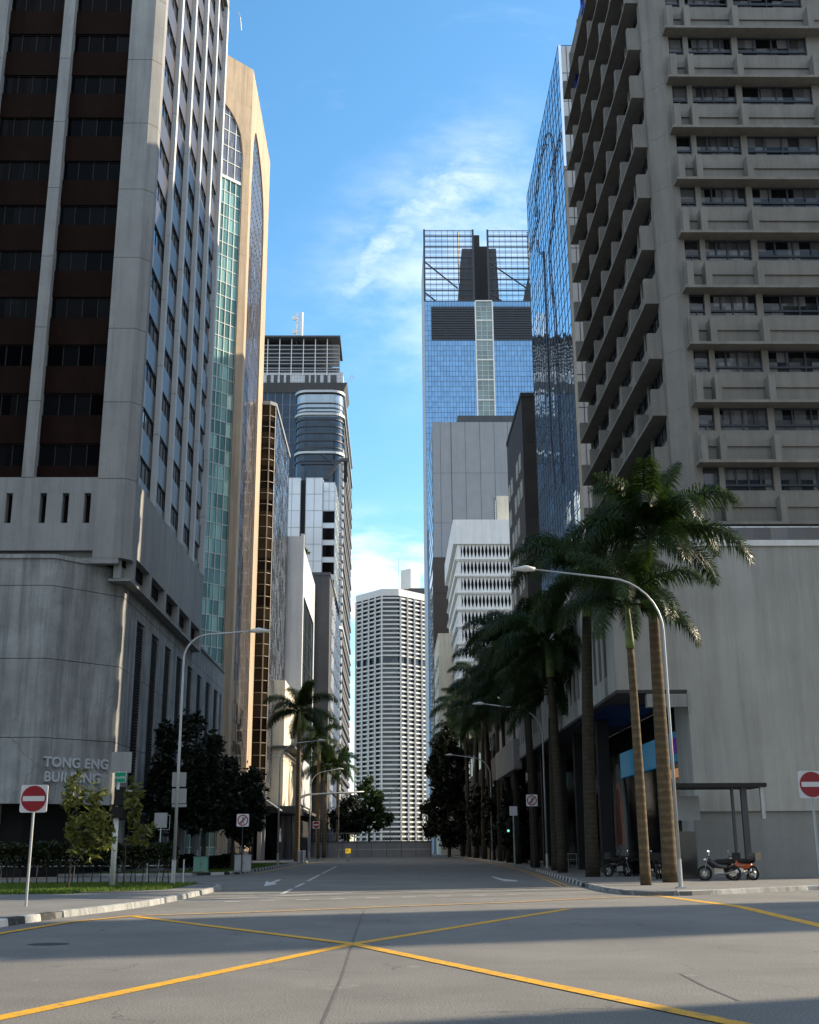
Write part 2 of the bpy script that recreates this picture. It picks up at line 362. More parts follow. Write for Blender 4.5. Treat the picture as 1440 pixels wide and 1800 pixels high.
SKY, SKY_SAT, EXPO, CLOUD, SUNP, FILL_BANK = .15, 1.22, .9, (6.4, 6.5, 6.7, 1), 4.6, .55
# ================================================================== LEFT SIDE OF THE STREET
# ---- brown office tower on a weathered concrete podium
T = thing('office_tower', 'dark brown office tower with pale concrete columns on a stained grey concrete podium', 'office building', (-17, 71.5, 0))
PX, PY0, PY1, CH = -17.3, 70.0, 119.4, 3.6          # podium: street face, front, far end, corner cut
pod = [(-42, PY0), (PX - CH, PY0), (PX, PY0 + CH), (PX, PY1), (-21.5, PY1), (-21.5, 112), (-42, 112)]
core = [(-42, PY0 + .45), (PX - CH - .19, PY0 + .45), (PX - .45, PY0 + CH + .19), (PX - .45, PY1 - .3), (-21.5, PY1 - .3), (-21.5, 112), (-42, 112)]
mb = MB()
slots = [(78.0 + 5.05 * k, 80.6 + 5.05 * k) for k in range(8)] + [(117.2, 118.4)]
for z0, z1 in ((4.2, 7.98), (8.02, 12.68), (12.72, 17.18), (17.22, 18.9)):
    front = [(-42, PY0), (PX - CH, PY0), (PX, PY0 + CH), (PX, 78.0), (PX - .43, 78.0), (PX - .43, PY0 + CH + .2), (PX - CH - .2, PY0 + .43), (-42, PY0 + .43)]
    mb.prism(front, z0, z1)
    if z0 < 17:
        for k in range(len(slots)):
            a = slots[k][1]; b = slots[k + 1][0] if k + 1 < len(slots) else PY1
            mb.wbox(PX - .43, PX, a, b, z0, z1 if z1 < 16 else 16.55)
    if z0 > 12 and z0 < 17: mb.wbox(PX - .43, PX, 78.0, PY1, 16.55, z1)
    if z0 > 17: mb.wbox(PX - .43, PX, 78.0, PY1, z0, z1)
mb.wbox(-21, PX, PY1 + .01, PY1 + .3, 4.2, 18.9)
podium = mb.build('podium', M['conc_w'], T)
mb = MB(); mb.prism(core, 4.25, 18.8); mb.build('podium_core', M['black'], podium)
mb = MB(); mb.prism([(-42, PY0 - .12), (PX - CH + .05, PY0 - .12), (PX + .12, PY0 + CH - .05), (PX + .12, PY1 + .1), (PX - .6, PY1 + .1), (PX - .6, PY0 + CH + .25), (PX - CH - .25, PY0 + .6), (-42, PY0 + .6)], 18.9, 19.15)
mb.build('coping', M['conc_w'], podium)
for i, (a, b) in enumerate(slots):
    mb = MB(); mb.frame((PX - .17, a), (0, 1))
    for j in range(60): mb.box(0.02, b - a - .02, -.12, .05, 4.4 + j * .2, 4.4 + j * .2 + .11)
    mb.build('louvre_grille', M['black'], podium)
mb = MB(); mb.prism([(-42, 73.5), (-22.5, 73.5), (-20, 76), (-20, PY1 - 2), (-42, 111)], 0, 4.24, bottom=False)
mb.build('ground_floor', M['black'], T)
for y in (80, 88, 96, 104, 112): MB().wbox(-18.6, -17.9, y, y + .7, 0, 4.2).build('ground_column', M['conc_w'], T)
for x in (-36, -30, -24): MB().wbox(x, x + .7, 71, 71.7, 0, 4.2).build('ground_column', M['conc_w'], T)
# lettering on the cut corner
cu = Vector((1, 1)) / math.sqrt(2)
p0 = at(77, 1350, 71.6); mb = None
o0 = Vector((PX - CH, PY0, 0))
a0 = .36
mb1, w1 = text_mb('TONG ENG', .80, .14, o0 + Vector((cu.x, cu.y, 0)) * a0, cu, 6.34, spacing=1.06, bold=.024)
mb1, w2 = text_mb('BUILDING', .80, .14, o0 + Vector((cu.x, cu.y, 0)) * (a0 + .08), cu, 5.48, mb=mb1, spacing=1.06, bold=.024)
mb1.build('lettering', M['pale'], T)
# tower
FY, SX, TOP, Y1 = 71.5, -16.6, 84.0, 100.2
wt = [58.83 - 3.52 * k for k in range(-7, 10)]      # window heads
body = MB(); body.prism([(-44, FY + .75), (SX - .5, FY + .75), (SX - .5, Y1 - .1), (-44, Y1 - .1)], 18.95, TOP - .3)
body.build('wall', M['granite'], T)
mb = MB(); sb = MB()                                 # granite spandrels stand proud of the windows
for z in wt:
    zb = z - 3.52
    lo, hi = max(zb, 24.66), z - 1.55
    mb.wbox(-44, SX - .6, FY + .55, FY + .76, lo, hi)
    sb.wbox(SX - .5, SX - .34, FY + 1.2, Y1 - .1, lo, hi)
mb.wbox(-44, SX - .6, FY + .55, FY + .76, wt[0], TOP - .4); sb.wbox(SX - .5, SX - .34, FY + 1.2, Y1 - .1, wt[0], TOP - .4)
mb.build('spandrel_cladding', M['granite'], T); sb.build('side_cladding', M['granite_lit'], T)
def col_box(x0, x1, y0, y1, z0=24.67, z1=TOP):
    m = MB()
    z = z0
    while z < z1:                                    # cast in lifts with open joints
        h = min(z + 5.28, z1); m.wbox(x0, x1, y0, y1, z, h - .035); z = h
    return m
m = MB(); z = 19.3
while z < TOP:
    h = min(z + 5.28, TOP); m.prism([(-18.94, FY), (-17.2, FY), (SX, FY + .6), (SX, FY + 1.35), (-18.94, FY + 1.35)], z, h - .035); z = h
m.build('corner_column', M['conc'], T)
for x in (-23.85, -28.7, -33.6, -38.5): col_box(x, x + .78, FY, FY + .8).build('column', M['conc'], T)
fins = [78.0, 83.4, 88.8, 94.2]
for y in fins: col_box(SX - .36, SX, y, y + .6).build('fin_column', M['fin'], T)
col_box(SX - .8, SX + .02, Y1 - .75, Y1 + .05).build('fin_column', M['fin'], T)
def ff(m, z0, z1, holes, n0=-.6, n1=0, a0=0, a1=1):
    pass
m = MB(); m.wbox(-44, -18.94, FY + .04, FY + .7, 23.6, 24.66)
holes = []
x = -43.9
hx = [(-42.1, -41.7), (-39.6, -39.2), (-37.2, -36.8), (-35.0, -34.6), (-32.4, -32.0), (-30.0, -29.6), (-27.6, -27.2), (-26.1, -25.7), (-24.72, -24.3), (-22.55, -22.13), (-21.13, -20.7), (-19.73, -19.3)]
pr = -44
for a, b in hx: m.wbox(pr, a, FY + .04, FY + .7, 21.6, 23.6); pr = b
m.wbox(pr, -18.94, FY + .04, FY + .7, 21.6, 23.6)
m.wbox(-44, -18.94, FY + .04, FY + .7, 19.8, 21.6)
m.wbox(SX - .7, SX - .03, FY + 1.36, Y1 - .02, 19.75, 24.66)
for y in [FY + 1.4] + fins + [Y1 - .8]:
    m.wbox(SX - .75, SX + .01, y + .02, y + .58 if y < 98 else Y1, 18.1, 19.75)
m.wbox(SX - 1.1, SX - .62, FY + .6, Y1, 18.1, 19.75)
m.wbox(SX - 1.4, SX, FY + .65, Y1, 17.95, 18.1)
m.wbox(-44, -18.2, FY + .5, FY + 1.0, 18.95, 19.8); m.wbox(-19.6, -17.3, FY + .02, FY + .6, 18.95, 19.3)
m.build('base_wall', M['conc'], T)
places = []
for z in wt:
    zb = z - 1.55
wm = {}
def bay_window(w, h, n):
    m = MB(); m.frame((0, 0), (1, 0))
    m.fquad(0, w, 0, h, .02, 0)
    for i in range(n + 1): m.box(max(0, i * w / n - .03), min(w, i * w / n + .03), .0, .07, 0, h, 1)
    m.box(.0, w, .0, .06, 0, .05, 1); m.box(0, w, 0, .06, h - .05, h, 1)
    return m
sidep = []
ys = [FY + 1.36] + [f + .6 for f in fins]; ye = fins + [Y1 - .75]
wside = bay_window(4.8, 1.55, 4)
for z in wt:
    for a, b in zip(ys, ye): sidep.append(((SX - .49, (a + b) / 2 - 2.4, z - 1.55), math.pi / 2))
scatter('window', wside, [M['gl_side'], M['dark']], T, [p for p in sidep if p[0][2] < 82], 80)
wfront = bay_window(4.15, 1.55, 4)
fp = []
for z in wt:
    for a in (-23.07, -27.92, -32.82): fp.append(((a, FY + .75, z - 1.55), 0))
scatter('window', wfront, [M['gl_dark'], M['black']], T, [p for p in fp if p[0][2] < 62], 20)
m = MB(); m.wbox(-44, SX, FY, Y1, TOP, TOP + 1.2); m.build('parapet', M['conc'], T)

# ---- beige tower with arched glazing
T = thing('arched_tower', 'warm beige tower with tall arched green glass bays, behind the brown tower', 'office building', (-17.65, 127, 0))
LX, LY, LE, CT, H2 = -17.65, 127.6, 148.5, 9.5, 97.6
def arch_wall(mb, O, u, W, H, a0, a1, spring, rise, thick, quarter=False):
    """wall W x H with one arched opening from zbot"""
    mb.frame(O, u)
    mb.box(0, a0, -thick, 0, 0, H); mb.box(a1, W, -thick, 0, 0, H)
    k = 20; c = a0 + (a1 - a0) * .22 if quarter else (a0 + a1) / 2; hw = a1 - c
    pts = [(a0 + (a1 - a0) * i / k, spring + rise * math.sqrt(max(0, 1 - (abs(a0 + (a1 - a0) * i / k - c) / (hw if a0 + (a1 - a0) * i / k > c else c - a0)) ** 2))) for i in range(k + 1)]
    for (x0, z0), (x1, z1) in zip(pts, pts[1:]):
        mb.add([mb.P(x0, 0, z0), mb.P(x1, 0, z1), mb.P(x1, 0, H), mb.P(x0, 0, H), mb.P(x0, -thick, z0), mb.P(x1, -thick, z1), mb.P(x1, -thick, H), mb.P(x0, -thick, H)],
               [(0, 1, 2, 3), (5, 4, 7, 6), (4, 5, 1, 0), (3, 2, 6, 7)])
    return pts
s2 = math.sqrt(.5)
cw = CT / s2
cO = Vector((LX - CT, LY - CT, 0))
mb = MB()
a1c = cw - 1.1; a0c = cw - 11.0
arch_wall(mb, cO, (1, 1), cw, H2, max(.3, a0c), a1c, 84.5, 6.5, .35)
W3 = LE - LY
arch_wall(mb, Vector((LX, LY, 0)), (0, 1), W3, H2, 1.9, W3 - 5.0, 83.0, 8.5, .2, quarter=True)
mb.frame((-46, LY - CT), (1, 0)); mb.box(0, 46 + LX - CT, -.7, 0, 0, H2)
mb.wbox(-46, LX - .02, LE - .6, LE, 0, H2 - .1)
mb.prism([(-46, LY - CT + .02), (LX - CT, LY - CT + .02), (LX - .02, LY), (LX - .02, LE - .02), (-46, LE - .02)], H2 - 1, H2)
mb.build('wall', M['beige'], T)
def facade(name, O, u, w, z0, z1, du, dz, gm, mm, parent, n=-.5, t=.07, d=.09, us=None, zs=None, tz=None, sub=True):
    m = MB(); m.frame(O, u); O2 = m.P(0, n, 0); m.frame(O2, u); m.fquad(0, w, z0, z1)
    g = m.build(name, gm, parent)
    k = MB(); grid(k, O2, u, w, z0, z1, du, dz, t, d, us=us, zs=zs, tz=tz)
    k.build('mullion_grid', mm, g)
    return g
aw = a1c - max(.3, a0c)
O2 = cO + Vector((s2, s2, 0)) * max(.3, a0c)
facade('curtain_wall', O2, (1, 1), aw, 0, 80.4, .85, 1.75, M['gl_green'], M['mull_w'], T, t=.09, n=-.25)
facade('arched_window', O2, (1, 1), aw, 80.6, 91.4, 1.1, 2.2, M['gl_arch'], M['mull_w'], T, t=.1, n=-.25)
facade('arched_window', Vector((LX, LY + 1.8, 0)), (0, 1), W3 - 6.7, 0, 92.0, 1.1, 2.2, M['gl_arch'], M['beige_d'], T, t=.06, n=-.12, d=.03)
mb = MB(); mb.frame(O2, (1, 1)); mb.box(0, aw, -.3, -.1, 80.3, 80.7); mb.build('transom', M['mull_w'], T)
mb = MB()
p = at(420, 104, 119); mb.tube([(p.x, 120, H2 - .1), (p.x - .2, 120, H2 + 1.8), (p.x - .5, 120, H2 + 2.6)], .06, 6); mb.build('lightning_rod', M['steel'], T)
mb = MB()                                              # panel joints as raised fillets
for z in range(8, 94, 7):
    mb.frame(cO, (1, 1)); mb.box(cw - 1.2, cw - .05, -.1, .012, z, z + .05)
mb.build('joint_trim', M['beige'], T)

# ---- bronze and mirror glass building
T = thing('glass_office_block', 'bronze and mirror glass office block with thin gold mullions beside the beige tower', 'office building', (-16, 147, 0))
BX, BY, BE, BT, BB = -15.85, 148.6, 171.4, 59.9, 9.7
mb = MB(); mb.prism([(-34, BY + .25), (BX - .85, BY + .25), (BX - .25, BY + .85), (BX - .25, BE), (-34, BE)], BB + .05, BT - .05); mb.build('wall', M['char'], T)
rows = [BB + i * (BT - BB) / 32 for i in range(33)]
facade('front_glazing', Vector((-34.02, BY, 0)), (1, 0), 34.02 + BX - .7, BB, BT, 1.7, 1.57, M['gl_bronze'], M['mull_g'], T, n=-.1, t=.06, zs=rows, d=.04)
facade('corner_glazing', Vector((BX - .7, BY, 0)), (1, 1), .99, BB, BT, .99, 1.57, M['gl_bronze'], M['mull_g'], T, n=-.1, t=.08, zs=rows, d=.04)
facade('side_glazing', Vector((BX, BY + .7, 0)), (0, 1), BE - BY - .7, BB, BT, 1.65, 1.57, M['gl_wavy'], M['mull_d'], T, n=-.1, t=.05, zs=rows, d=.03)
mb = MB(); mb.prism([(-34, BY - .08), (BX - .72, BY - .08), (BX + .08, BY + .72), (BX + .08, BE), (-34, BE)], BT, BT + .5); mb.build('parapet', M['grey'], T)
mb = MB(); mb.prism([(-34, BY + .1), (BX - .8, BY + .1), (BX - .1, BY + .8), (BX - .1, BE), (-34, BE)], BB - .6, BB); mb.build('soffit', M['dark'], T)
mb = MB(); mb.wbox(-34, BX - 2, BY + 3, BE - 15, 0, BB - .6); mb.build('ground_floor', M['black'], T)
for y in (149.5, 153.5): MB().wbox(BX - .9, BX - .4, y, y + .5, 0, BB - .6).build('ground_column', M['grey'], T)
mb = MB(); mb.frame((BX - 2, BY + 2.96), (1, 0))
mb.add([(BX - 1.5, BY + 3, 8.2), (BX + 1.6, BY + 3, 6.2), (BX + 1.6, BE - 16, 6.2), (BX - 1.5, BE - 16, 8.2), (BX - 1.5, BY + 3, 8.35), (BX + 1.6, BY + 3, 6.35), (BX + 1.6, BE - 16, 6.35), (BX - 1.5, BE - 16, 8.35)], [(3, 2, 1, 0), (4, 5, 6, 7), (0, 1, 5, 4), (1, 2, 6, 5), (2, 3, 7, 6)])
mb.build('canopy', M['grey'], T)

# ---- low cream building in front of it
T = thing('cream_shop_building', 'low cream building with thin canopies catching sunlight beside the bronze glass block', 'shop building', (-14.3, 156, 0))
QX, Q0, Q1 = -14.35, 156.2, 171.6
mb = MB(); mb.wbox(-18, QX, Q0, Q1, 6.2, 23.3); mb.build('wall', M['cream'], T)
mb = MB(); mb.wbox(-18, QX - .3, Q0 + .3, Q1, 0, 6.2); mb.build('shopfront', M['gl_dark'], T)
mb = MB(); mb.wbox(-17, QX + 1.5, Q0 - .6, Q1 - .1, 14.3, 14.6); mb.build('canopy', M['dgrey'], T)
mb = MB(); mb.wbox(-17, QX + 1.6, Q0 - .4, Q1 - .1, 6.0, 6.9); mb.build('fascia', M['dark'], T)
mb = MB()
for dx, z in ((.6, 13.1), (.6, 13.6)): mb.tube([(-16, Q0 - dx, z), (QX + dx, Q0 - dx, z), (QX + dx, Q1, z)], .05, 5)
mb.build('railing', M['steel'], T)
mb = MB()
def arch_ring(yc, zc, hw, hh, r):
    return [(QX + .06, yc + hw * math.cos(R(a)), zc + hh * math.sin(R(a))) for a in range(0, 361, 15)]
mb.tube(arch_ring(167, 9.6, 2.2, 2.9, .2), .22, 6); mb.tube(arch_ring(167, 9.6, 1.1, 2.1, .2), .16, 6)
mb.build('relief_ornament', M['cream'], T)
mb = MB()
mb.wbox(QX, QX + .25, 158.2, 159.8, 19.7, 21.1); mb.build('window_hood', M['cream'], T)

# ---- pale slab with side glazing
T = thing('pale_slab_building', 'pale grey slab building with a glazed street side between cream and dark grey blocks', 'office building', (-14, 172, 0))
SXX, S0, S1, SH = -13.95, 172.0, 206.0, 47.5
mb = MB(); mb.wbox(-34, SXX - .3, S0 + .2, S1, 0, SH - .3)
mb.wbox(-34, SXX, S0, S0 + 8, 0, SH); mb.wbox(-34, SXX, S1 - 2, S1 - .02, 0, SH - .02); mb.wbox(-34, SXX - .01, S0 + 7, S1 - 1, SH - 7.5, SH - .01); mb.wbox(-34, SXX - .01, S0 + 7, S1 - 1, 8, 15)
mb.wbox(SXX - .02, SXX + .5, S0, S0 + .8, 0, SH + .4)
mb.build('wall', M['pale'], T)
facade('side_glazing', Vector((SXX, S0 + 8, 0)), (0, 1), 24, 15, SH - 7.5, 8, 4.6, M['gl_teal'], M['dark'], T, n=-.2, t=.12)
mb = MB()
mb.wbox(-34, SXX + 1.2, S0 + .5, S1, 6.6, 7.0); mb.build('canopy', M['dgrey'], T)
mb = MB(); mb.wbox(-33, SXX - .28, S0 + 9, S1 - 3, 0, 6.6); mb.build('shopfront', M['black'], T)

# ---- dark grey block
T = thing('dark_grey_block', 'plain dark grey office block with white zigzag sunscreens on its street side', 'office building', (-11.4, 207, 0))
GX, G0, G1, GH = -11.35, 207.0, 243.0, 49.4
mb = MB(); mb.wbox(-34, GX, G0, G1, 0, GH)
for z in range(6, 49, 6): mb.wbox(-34, GX + .0, G0 - .03, G0 + .05, z, z + .06)
mb.build('wall', M['dgrey'], T)
mb = MB(); mb.frame((GX, G0 + 5), (0, 1))
for i in range(11):
    z = 8 + i * 3.6; mb.box(0, 30, -.1, .05, z, z + 2.2)
mb.build('window_band', M['gl_navy2'], T)
mb = MB(); mb.frame((GX, G0 + 5), (0, 1))
for i in range(11):
    z = 8 + i * 3.6
    for j in range(8):
        a = j * 3.7; mb.add([mb.P(a, .07, z), mb.P(a + .5, .07, z), mb.P(a + 3.0, .07, z + 2.9), mb.P(a + 2.5, .07, z + 2.9), mb.P(a, .35, z), mb.P(a + .5, .35, z), mb.P(a + 3.0, .35, z + 2.9), mb.P(a + 2.5, .35, z + 2.9)],
                            [(4, 5, 6, 7), (0, 1, 5, 4), (1, 2, 6, 5), (2, 3, 7, 6), (3, 0, 4, 7)])
mb.build('sunscreen_slats', M['white'], T)
mb = MB(); mb.wbox(-34, GX + .15, G0 - .15, G1, GH, GH + .6); mb.build('parapet', M['dgrey'], T)

# roof garden bush on the pale slab is added with the planting

# ---- white panelled tower
T = thing('white_panel_tower', 'white square-panelled tower with one black vertical strip, standing above the dark grey block', 'office building', (-15.5, 250, 0))
mb = MB(); mb.wbox(-40, -20.55, 250.0, 275, 0, 82); mb.wbox(-19.35, -15.55, 250.0, 275, 0, 82); mb.wbox(-15.55, -12.85, 251, 267, 0, 81.2); mb.build('wall', M['gl_white'], T)
mb = MB(); mb.wbox(-20.6, -19.3, 250.6, 274, 0, 81.6); mb.build('recess_strip', M['black'], T)
mb = MB(); grid(mb, Vector((-40, 250.0, 0)), (1, 0), 19.45, 20, 82, 2.0, 4.0, .12, .04); grid(mb, Vector((-19.35, 250.0, 0)), (1, 0), 3.8, 20, 82, 1.9, 4.0, .12, .04); grid(mb, Vector((-15.5, 251, 0)), (1, 0), 2.65, 74.6, 81.2, 1.3, 2.2, .1, .04)
mb.build('panel_joint_grid', M['sign_bk'], T)
for i in range(14):
    z = 74.4 - 3.95 * i
    mb = MB(); mb.wbox(-15.5, -12.9, 250.93, 251.05, z - 2.7, z); mb.build('window', M['gl_dark'], T)
facade('side_glazing', Vector((-12.85, 251.2, 0)), (0, 1), 15.6, 10, 80.5, 3.9, 3.95, M['gl_pale'], M['mull_w'], T, n=.06, t=.3, d=.12)

# ---- navy tower with rounded corners
T = thing('rounded_glass_tower', 'navy glass tower with rounded corners and dark curved sunshade bands', 'office building', (-34, 520, 0))
plan = rrect(-45.6, -23.6, 520, 640, 5.5, 7)
mb = MB(); mb.prism(plan, 0, 211); mb.build('glazing', M['gl_navy'], T, smooth=False)
mb = MB(); mb.prism(grow(plan, .12), 199.5, 210.8); mb.build('crown_glazing', M['gl_pale'], T)
mb = MB(); mb.frame((-40, 520), (1, 0))
for a in [i * 2.0 for i in range(6)]: mb.box(a - .05, a + .05, -.05, .08, 0, 199)
for i in range(52): mb.box(-.5, 11.4, -.05, .06, i * 3.85, i * 3.85 + .12)
mb.build('mullion_grid', M['mull_d'], T)
big = (212.2, 200.6, 181.2, 98.0); 
zs = [206.3, 203.9, 201.9, 198.2, 194.7, 191.2, 187.5, 184.0, 177.4, 143.0, 136.0, 128.5, 121, 113.5, 105, 90, 82, 74, 66, 58, 50, 42, 34, 26, 18]
for z in zs:
    mb = MB(); mb.prism(grow(plan, .45), z - .45, z + .2); mb.build('sunshade_band', M['mull_d'], T)
for z in big:
    mb = MB(); mb.prism(grow(plan, 1.1), z - .55, z + .55); mb.build('ledge_band', M['steel'], T)
def ribbon(pts, w, parent, m_, d=.6):
    m = MB(); m.frame((0, 519.95), (1, 0))
    P = [at(px, py, 520) for px, py in pts]
    for a, b in zip(P, P[1:]):
        e = Vector((b.x - a.x, b.z - a.z)); e.normalize(); q = Vector((-e.y, e.x)) * w / 2
        m.fprism([(a.x - q.x, a.z - q.y), (b.x - q.x, b.z - q.y), (b.x + q.x, b.z + q.y), (a.x + q.x, a.z + q.y)], -.1, d)
    return m.build('sloping_band', m_, parent)
ribbon([(527, 790), (555, 790), (582, 811), (594, 811)], 1.1, T, M['mull_d'])
ribbon([(572, 843), (596, 812), (601, 809), (612, 809)], 1.6, T, M['dgrey'], .9)
ribbon([(527, 815), (592, 815)], 1.0, T, M['mull_d'])
mb = MB(); mb.frame((-23.6, 526), (0, 1))
for i in range(50): mb.box(1, 112, -.2, .5 + .35 * (i % 3 == 0), i * 4.0 + 8, i * 4.0 + 10.4)
mb.build('side_louvre', M['dgrey'], T)
for i in range(44): MB().wbox(-24.6, -22.9, 523.6, 526.4, 10 + i * 4.0, 12.4 + i * 4.0).build('slab_edge', M['white'], T)
for z in (140, 136, 132): MB().wbox(-26.5, -23.2, 519.6, 521, z, z + 1).build('terrace_slab', M['grey'], T)
mb = MB()
p0_, p1_ = at(604, 848, 519.8), at(613, 812, 519.8)
mb.wbox(p0_.x, p1_.x - .6, 519.5, 519.95, p0_.z, p1_.z); mb.build('sky_terrace', M['black'], T)

# ---- crown tower behind
T = thing('louvred_crown_tower', 'tall blue-grey tower with a louvred steel crown and flat roof behind the rounded tower', 'office building', (-50, 600, 0))
def c(px, py, Y=600): return at(px, py, Y)
xr = c(606, 690).x
mb = MB(); mb.wbox(-85, xr - 1.2, 600, 640, 0, c(560, 690).z); mb.build('glazing', M['gl_navy2'], T)
mb = MB(); grid(mb, Vector((-85, 600, 0)), (1, 0), 85 + xr - 1.3, 120, c(560, 690).z, 4.2, 7.5, .2, .12, tz=.1); mb.build('mullion_grid', M['grey'], T)
z1, z2 = c(560, 676).z, c(560, 655).z
mb = MB(); mb.add([(-85, 599.5, z1 - 5), (xr - 1, 599.5, z1 - 5), (xr + 1.5, 597, z1), (-85, 597, z1), (-85, 630, z1), (xr + 1.5, 630, z1), (xr - 1, 630, z1 - 5)], [(0, 1, 2, 3), (3, 2, 5, 4), (1, 6, 5, 2)]); mb.build('cornice', M['dgrey'], T)
xc = c(603, 665).x
mb = MB(); mb.wbox(-84, xc, 600, 628, z1 + .02, z2); mb.build('upper_wall', M['pale'], T)
zz = (z2 - z1)
mb = MB()
for px in (469, 481, 492, 503, 536, 546, 556, 569, 581):
    a = c(px, 668); mb.wbox(a.x, a.x + (2.2 if px < 575 else 3.4), 599.85, 600.2, z1 + zz * .1, z1 + zz * .8)
mb.build('louvre_panel', M['dgrey'], T)
mb = MB(); grid(mb, Vector((-84, 600, 0)), (1, 0), 84 + xc, z1, z2, 1.6, 2.0, .12, .06); mb.build('panel_joint_grid', M['grey'], T)
z3 = c(560, 597).z; xt = c(595, 600).x
mb = MB(); mb.wbox(-82, xt - 3.5, 605, 626, z2 + .02, z3 - 2); mb.build('plant_room', M['gl_navy2'], T)
mb = MB()
for py in (652, 648, 640, 634, 629, 622, 615, 608):
    a = c(598, py); mb.wbox(-84, xt + (650 - py) * -.012 + 1.0, 599.2, 603.5, a.z - .28, a.z + .28)
mb.build('crown_louvre', M['grey'], T)
for px in (470, 491, 512, 533, 554, 575):
    a = c(px, 655); mb = MB(); mb.wbox(a.x - .2, a.x + .2, 598.9, 599.15, z2 - 2, z3 + .2); mb.build('crown_post', M['white'], T)
mb = MB(); mb.wbox(-84, xt + 1.2, 596.5, 630, z3, z3 + 1.0); mb.build('roof', M['dgrey'], T)
mb = MB(); mb.wbox(-83, c(588, 590).x, 602, 622, z3 + 1.01, z3 + 3.2); mb.build('roof_plant', M['grey'], T)
mb = MB()
a, b = c(520, 592), c(530, 546)
for x in (a.x, b.x + .3):
    for y in (603, 606): mb.tube([(x, y, a.z - 2), (x, y, b.z)], .28, 5)
for i in range(9):
    z = a.z + i * (b.z - a.z) / 8
    mb.tube([(a.x, 603, z), (b.x + .3, 603, z)], .16, 4)
    if i < 8: mb.tube([(a.x if i % 2 else b.x, 603, z), (b.x if i % 2 else a.x, 603, z + (b.z - a.z) / 8)], .16, 4)
mb.tube([((a.x + b.x) / 2 + 1.5, 603, a.z), ((a.x + b.x) / 2 + 1.5, 603, b.z + .3)], .8, 6)
mast = mb.build('antenna_mast', M['white'], T)
for py in (556, 580):
    d_ = c(519, py); mb = MB(); mb.frame((d_.x - .6, 602.4), (1, 0)); mb.disc((0, d_.z), 1.3, -.5, .6, 16); mb.build('dish', M['white'], mast)
mb = MB(); q = c(612, 680)
mb.tube([(q.x, 597, z1), (q.x + 2.2, 597, z1 + 4.4)], .2, 5); mb.tube([(q.x + 1.4, 597, z1), (q.x + 3.6, 597, z1 + 3.6)], .2, 5); mb.tube([(q.x + 2.2, 597, z1 + 4.4), (q.x + 3.6, 597, z1 + 3.2)], .15, 5)
mb.build('cleaning_crane', M['steel'], T)

# ---- cream apartment tower closing the street
T = thing('apartment_tower', 'huge white apartment tower of stacked balconies closing the far end of the street', 'apartment tower', (0, 760, 0))
pl = [(-6.3, 760), (3.9, 760), (27.0, 783), (27.0, 812), (-23.5, 812), (-23.5, 781.5)]
mb = MB(); mb.prism(pl, 0, 163); mb.build('glazing', M['gl_condo'], T)
zf = 162.0; lv = []
k = 0
while zf > 3:
    lv.append(zf); zf -= 2.95 if k != 13 else 5.6; k += 1
gp = grow(pl, 1.15); gp2 = grow(pl, 1.3)
for z in lv:
    mb = MB(); mb.prism(gp, z - 1.05, z - .05); mb.build('balcony', M['condo'], T)
def along(a, b, n, off=0):
    return [(a[0] + (b[0] - a[0]) * (i + off) / n, a[1] + (b[1] - a[1]) * (i + off) / n) for i in range(n + 1)]
for x, y in along(gp[5], gp[0], 4)[0:5] + along(gp[1], gp[2], 5, .28)[:5]:
    mb = MB(); mb.wbox(x - .5, x + .5, y - 1.0, y + .9, 0, 163); mb.build('column', M['condo'], T)
mb = MB(); mb.prism(gp2, 163, 167.6); mb.build('parapet', M['condo'], T)
mb = MB(); mb.wbox(5.5, 24, 786, 800, 167.6, 171); mb.wbox(13, 27, 784, 800, 167.6, 173.5); mb.build('roof_room', M['dgrey'], T)
mb = MB(); mb.prism([(6.2, 790), (13.0, 784), (19.6, 790), (19.6, 800), (6.2, 800)], 173.6, 187.5); mb.wbox(4.0, 13, 790, 800, 167.7, 173.55); mb.build('tank_room', M['condo'], T)
mb = MB(); mb.tube([(4.6, 790, 167), (4.6, 790, 196)], .15, 5); mb.build('roof_aerial', M['steel'], T)
# ================================================================== RIGHT SIDE OF THE STREET
# ---- concrete hotel block on a blank-walled podium
T = thing('concrete_tower', 'grey concrete tower with deep finned window ledges on a blank rendered podium', 'office building', (15, 60, 0))
HX, HY, HE = 11.2, 58.0, 123.0
WZ = 16.5
# podium
mb = MB()
mb.wbox(HX, 29, HY, HY + .5, 9.1, WZ); mb.wbox(14.75, 29, HY, HY + .5, 3.2, 9.1)
mb.wbox(14.75, 29, HY + .14, HY + .5, 0, 3.2, 1)
mb.wbox(14.75, 15.2, HY + .5, HY + 3, 0, 9.1)
mb.wbox(HX, HX + .5, HY + .5, HY + 1.6, 9.1, WZ)
pan = 9.2; y = HY + 1.6; sl = []
while y < HE - 18:
    for k in range(5): sl.append((y + .7 + k * 1.55, y + .7 + k * 1.55 + .8))
    y += pan
prev = HY + 1.6
for a, b in sl: mb.wbox(HX, HX + .5, prev, a, 9.1, WZ); prev = b
mb.wbox(HX, HX + .5, prev, HE, 9.1, WZ)
for a, b in sl: mb.wbox(HX, HX + .49, a, b, 9.1, 10.1); mb.wbox(HX, HX + .49, a, b, 13.0, 13.9); mb.wbox(HX, HX + .49, a, b, 15.7, WZ)
mb.wbox(HX + .5, 29, HE - .4, HE, 9.1, WZ)
pod = mb.build('podium', [M['wall_r'], M['plinth']], T)
mb = MB()
for a, b in sl: mb.wbox(HX + .14, HX + .4, a - .0, b + .0, 10.0, 15.8)
mb.build('slot_window', M['gl_dark'], pod)
mb = MB(); mb.wbox(HX + .02, 15.2, HY + .02, HE - .4, 8.95, 9.09); mb.build('soffit', M['soffit'], pod)
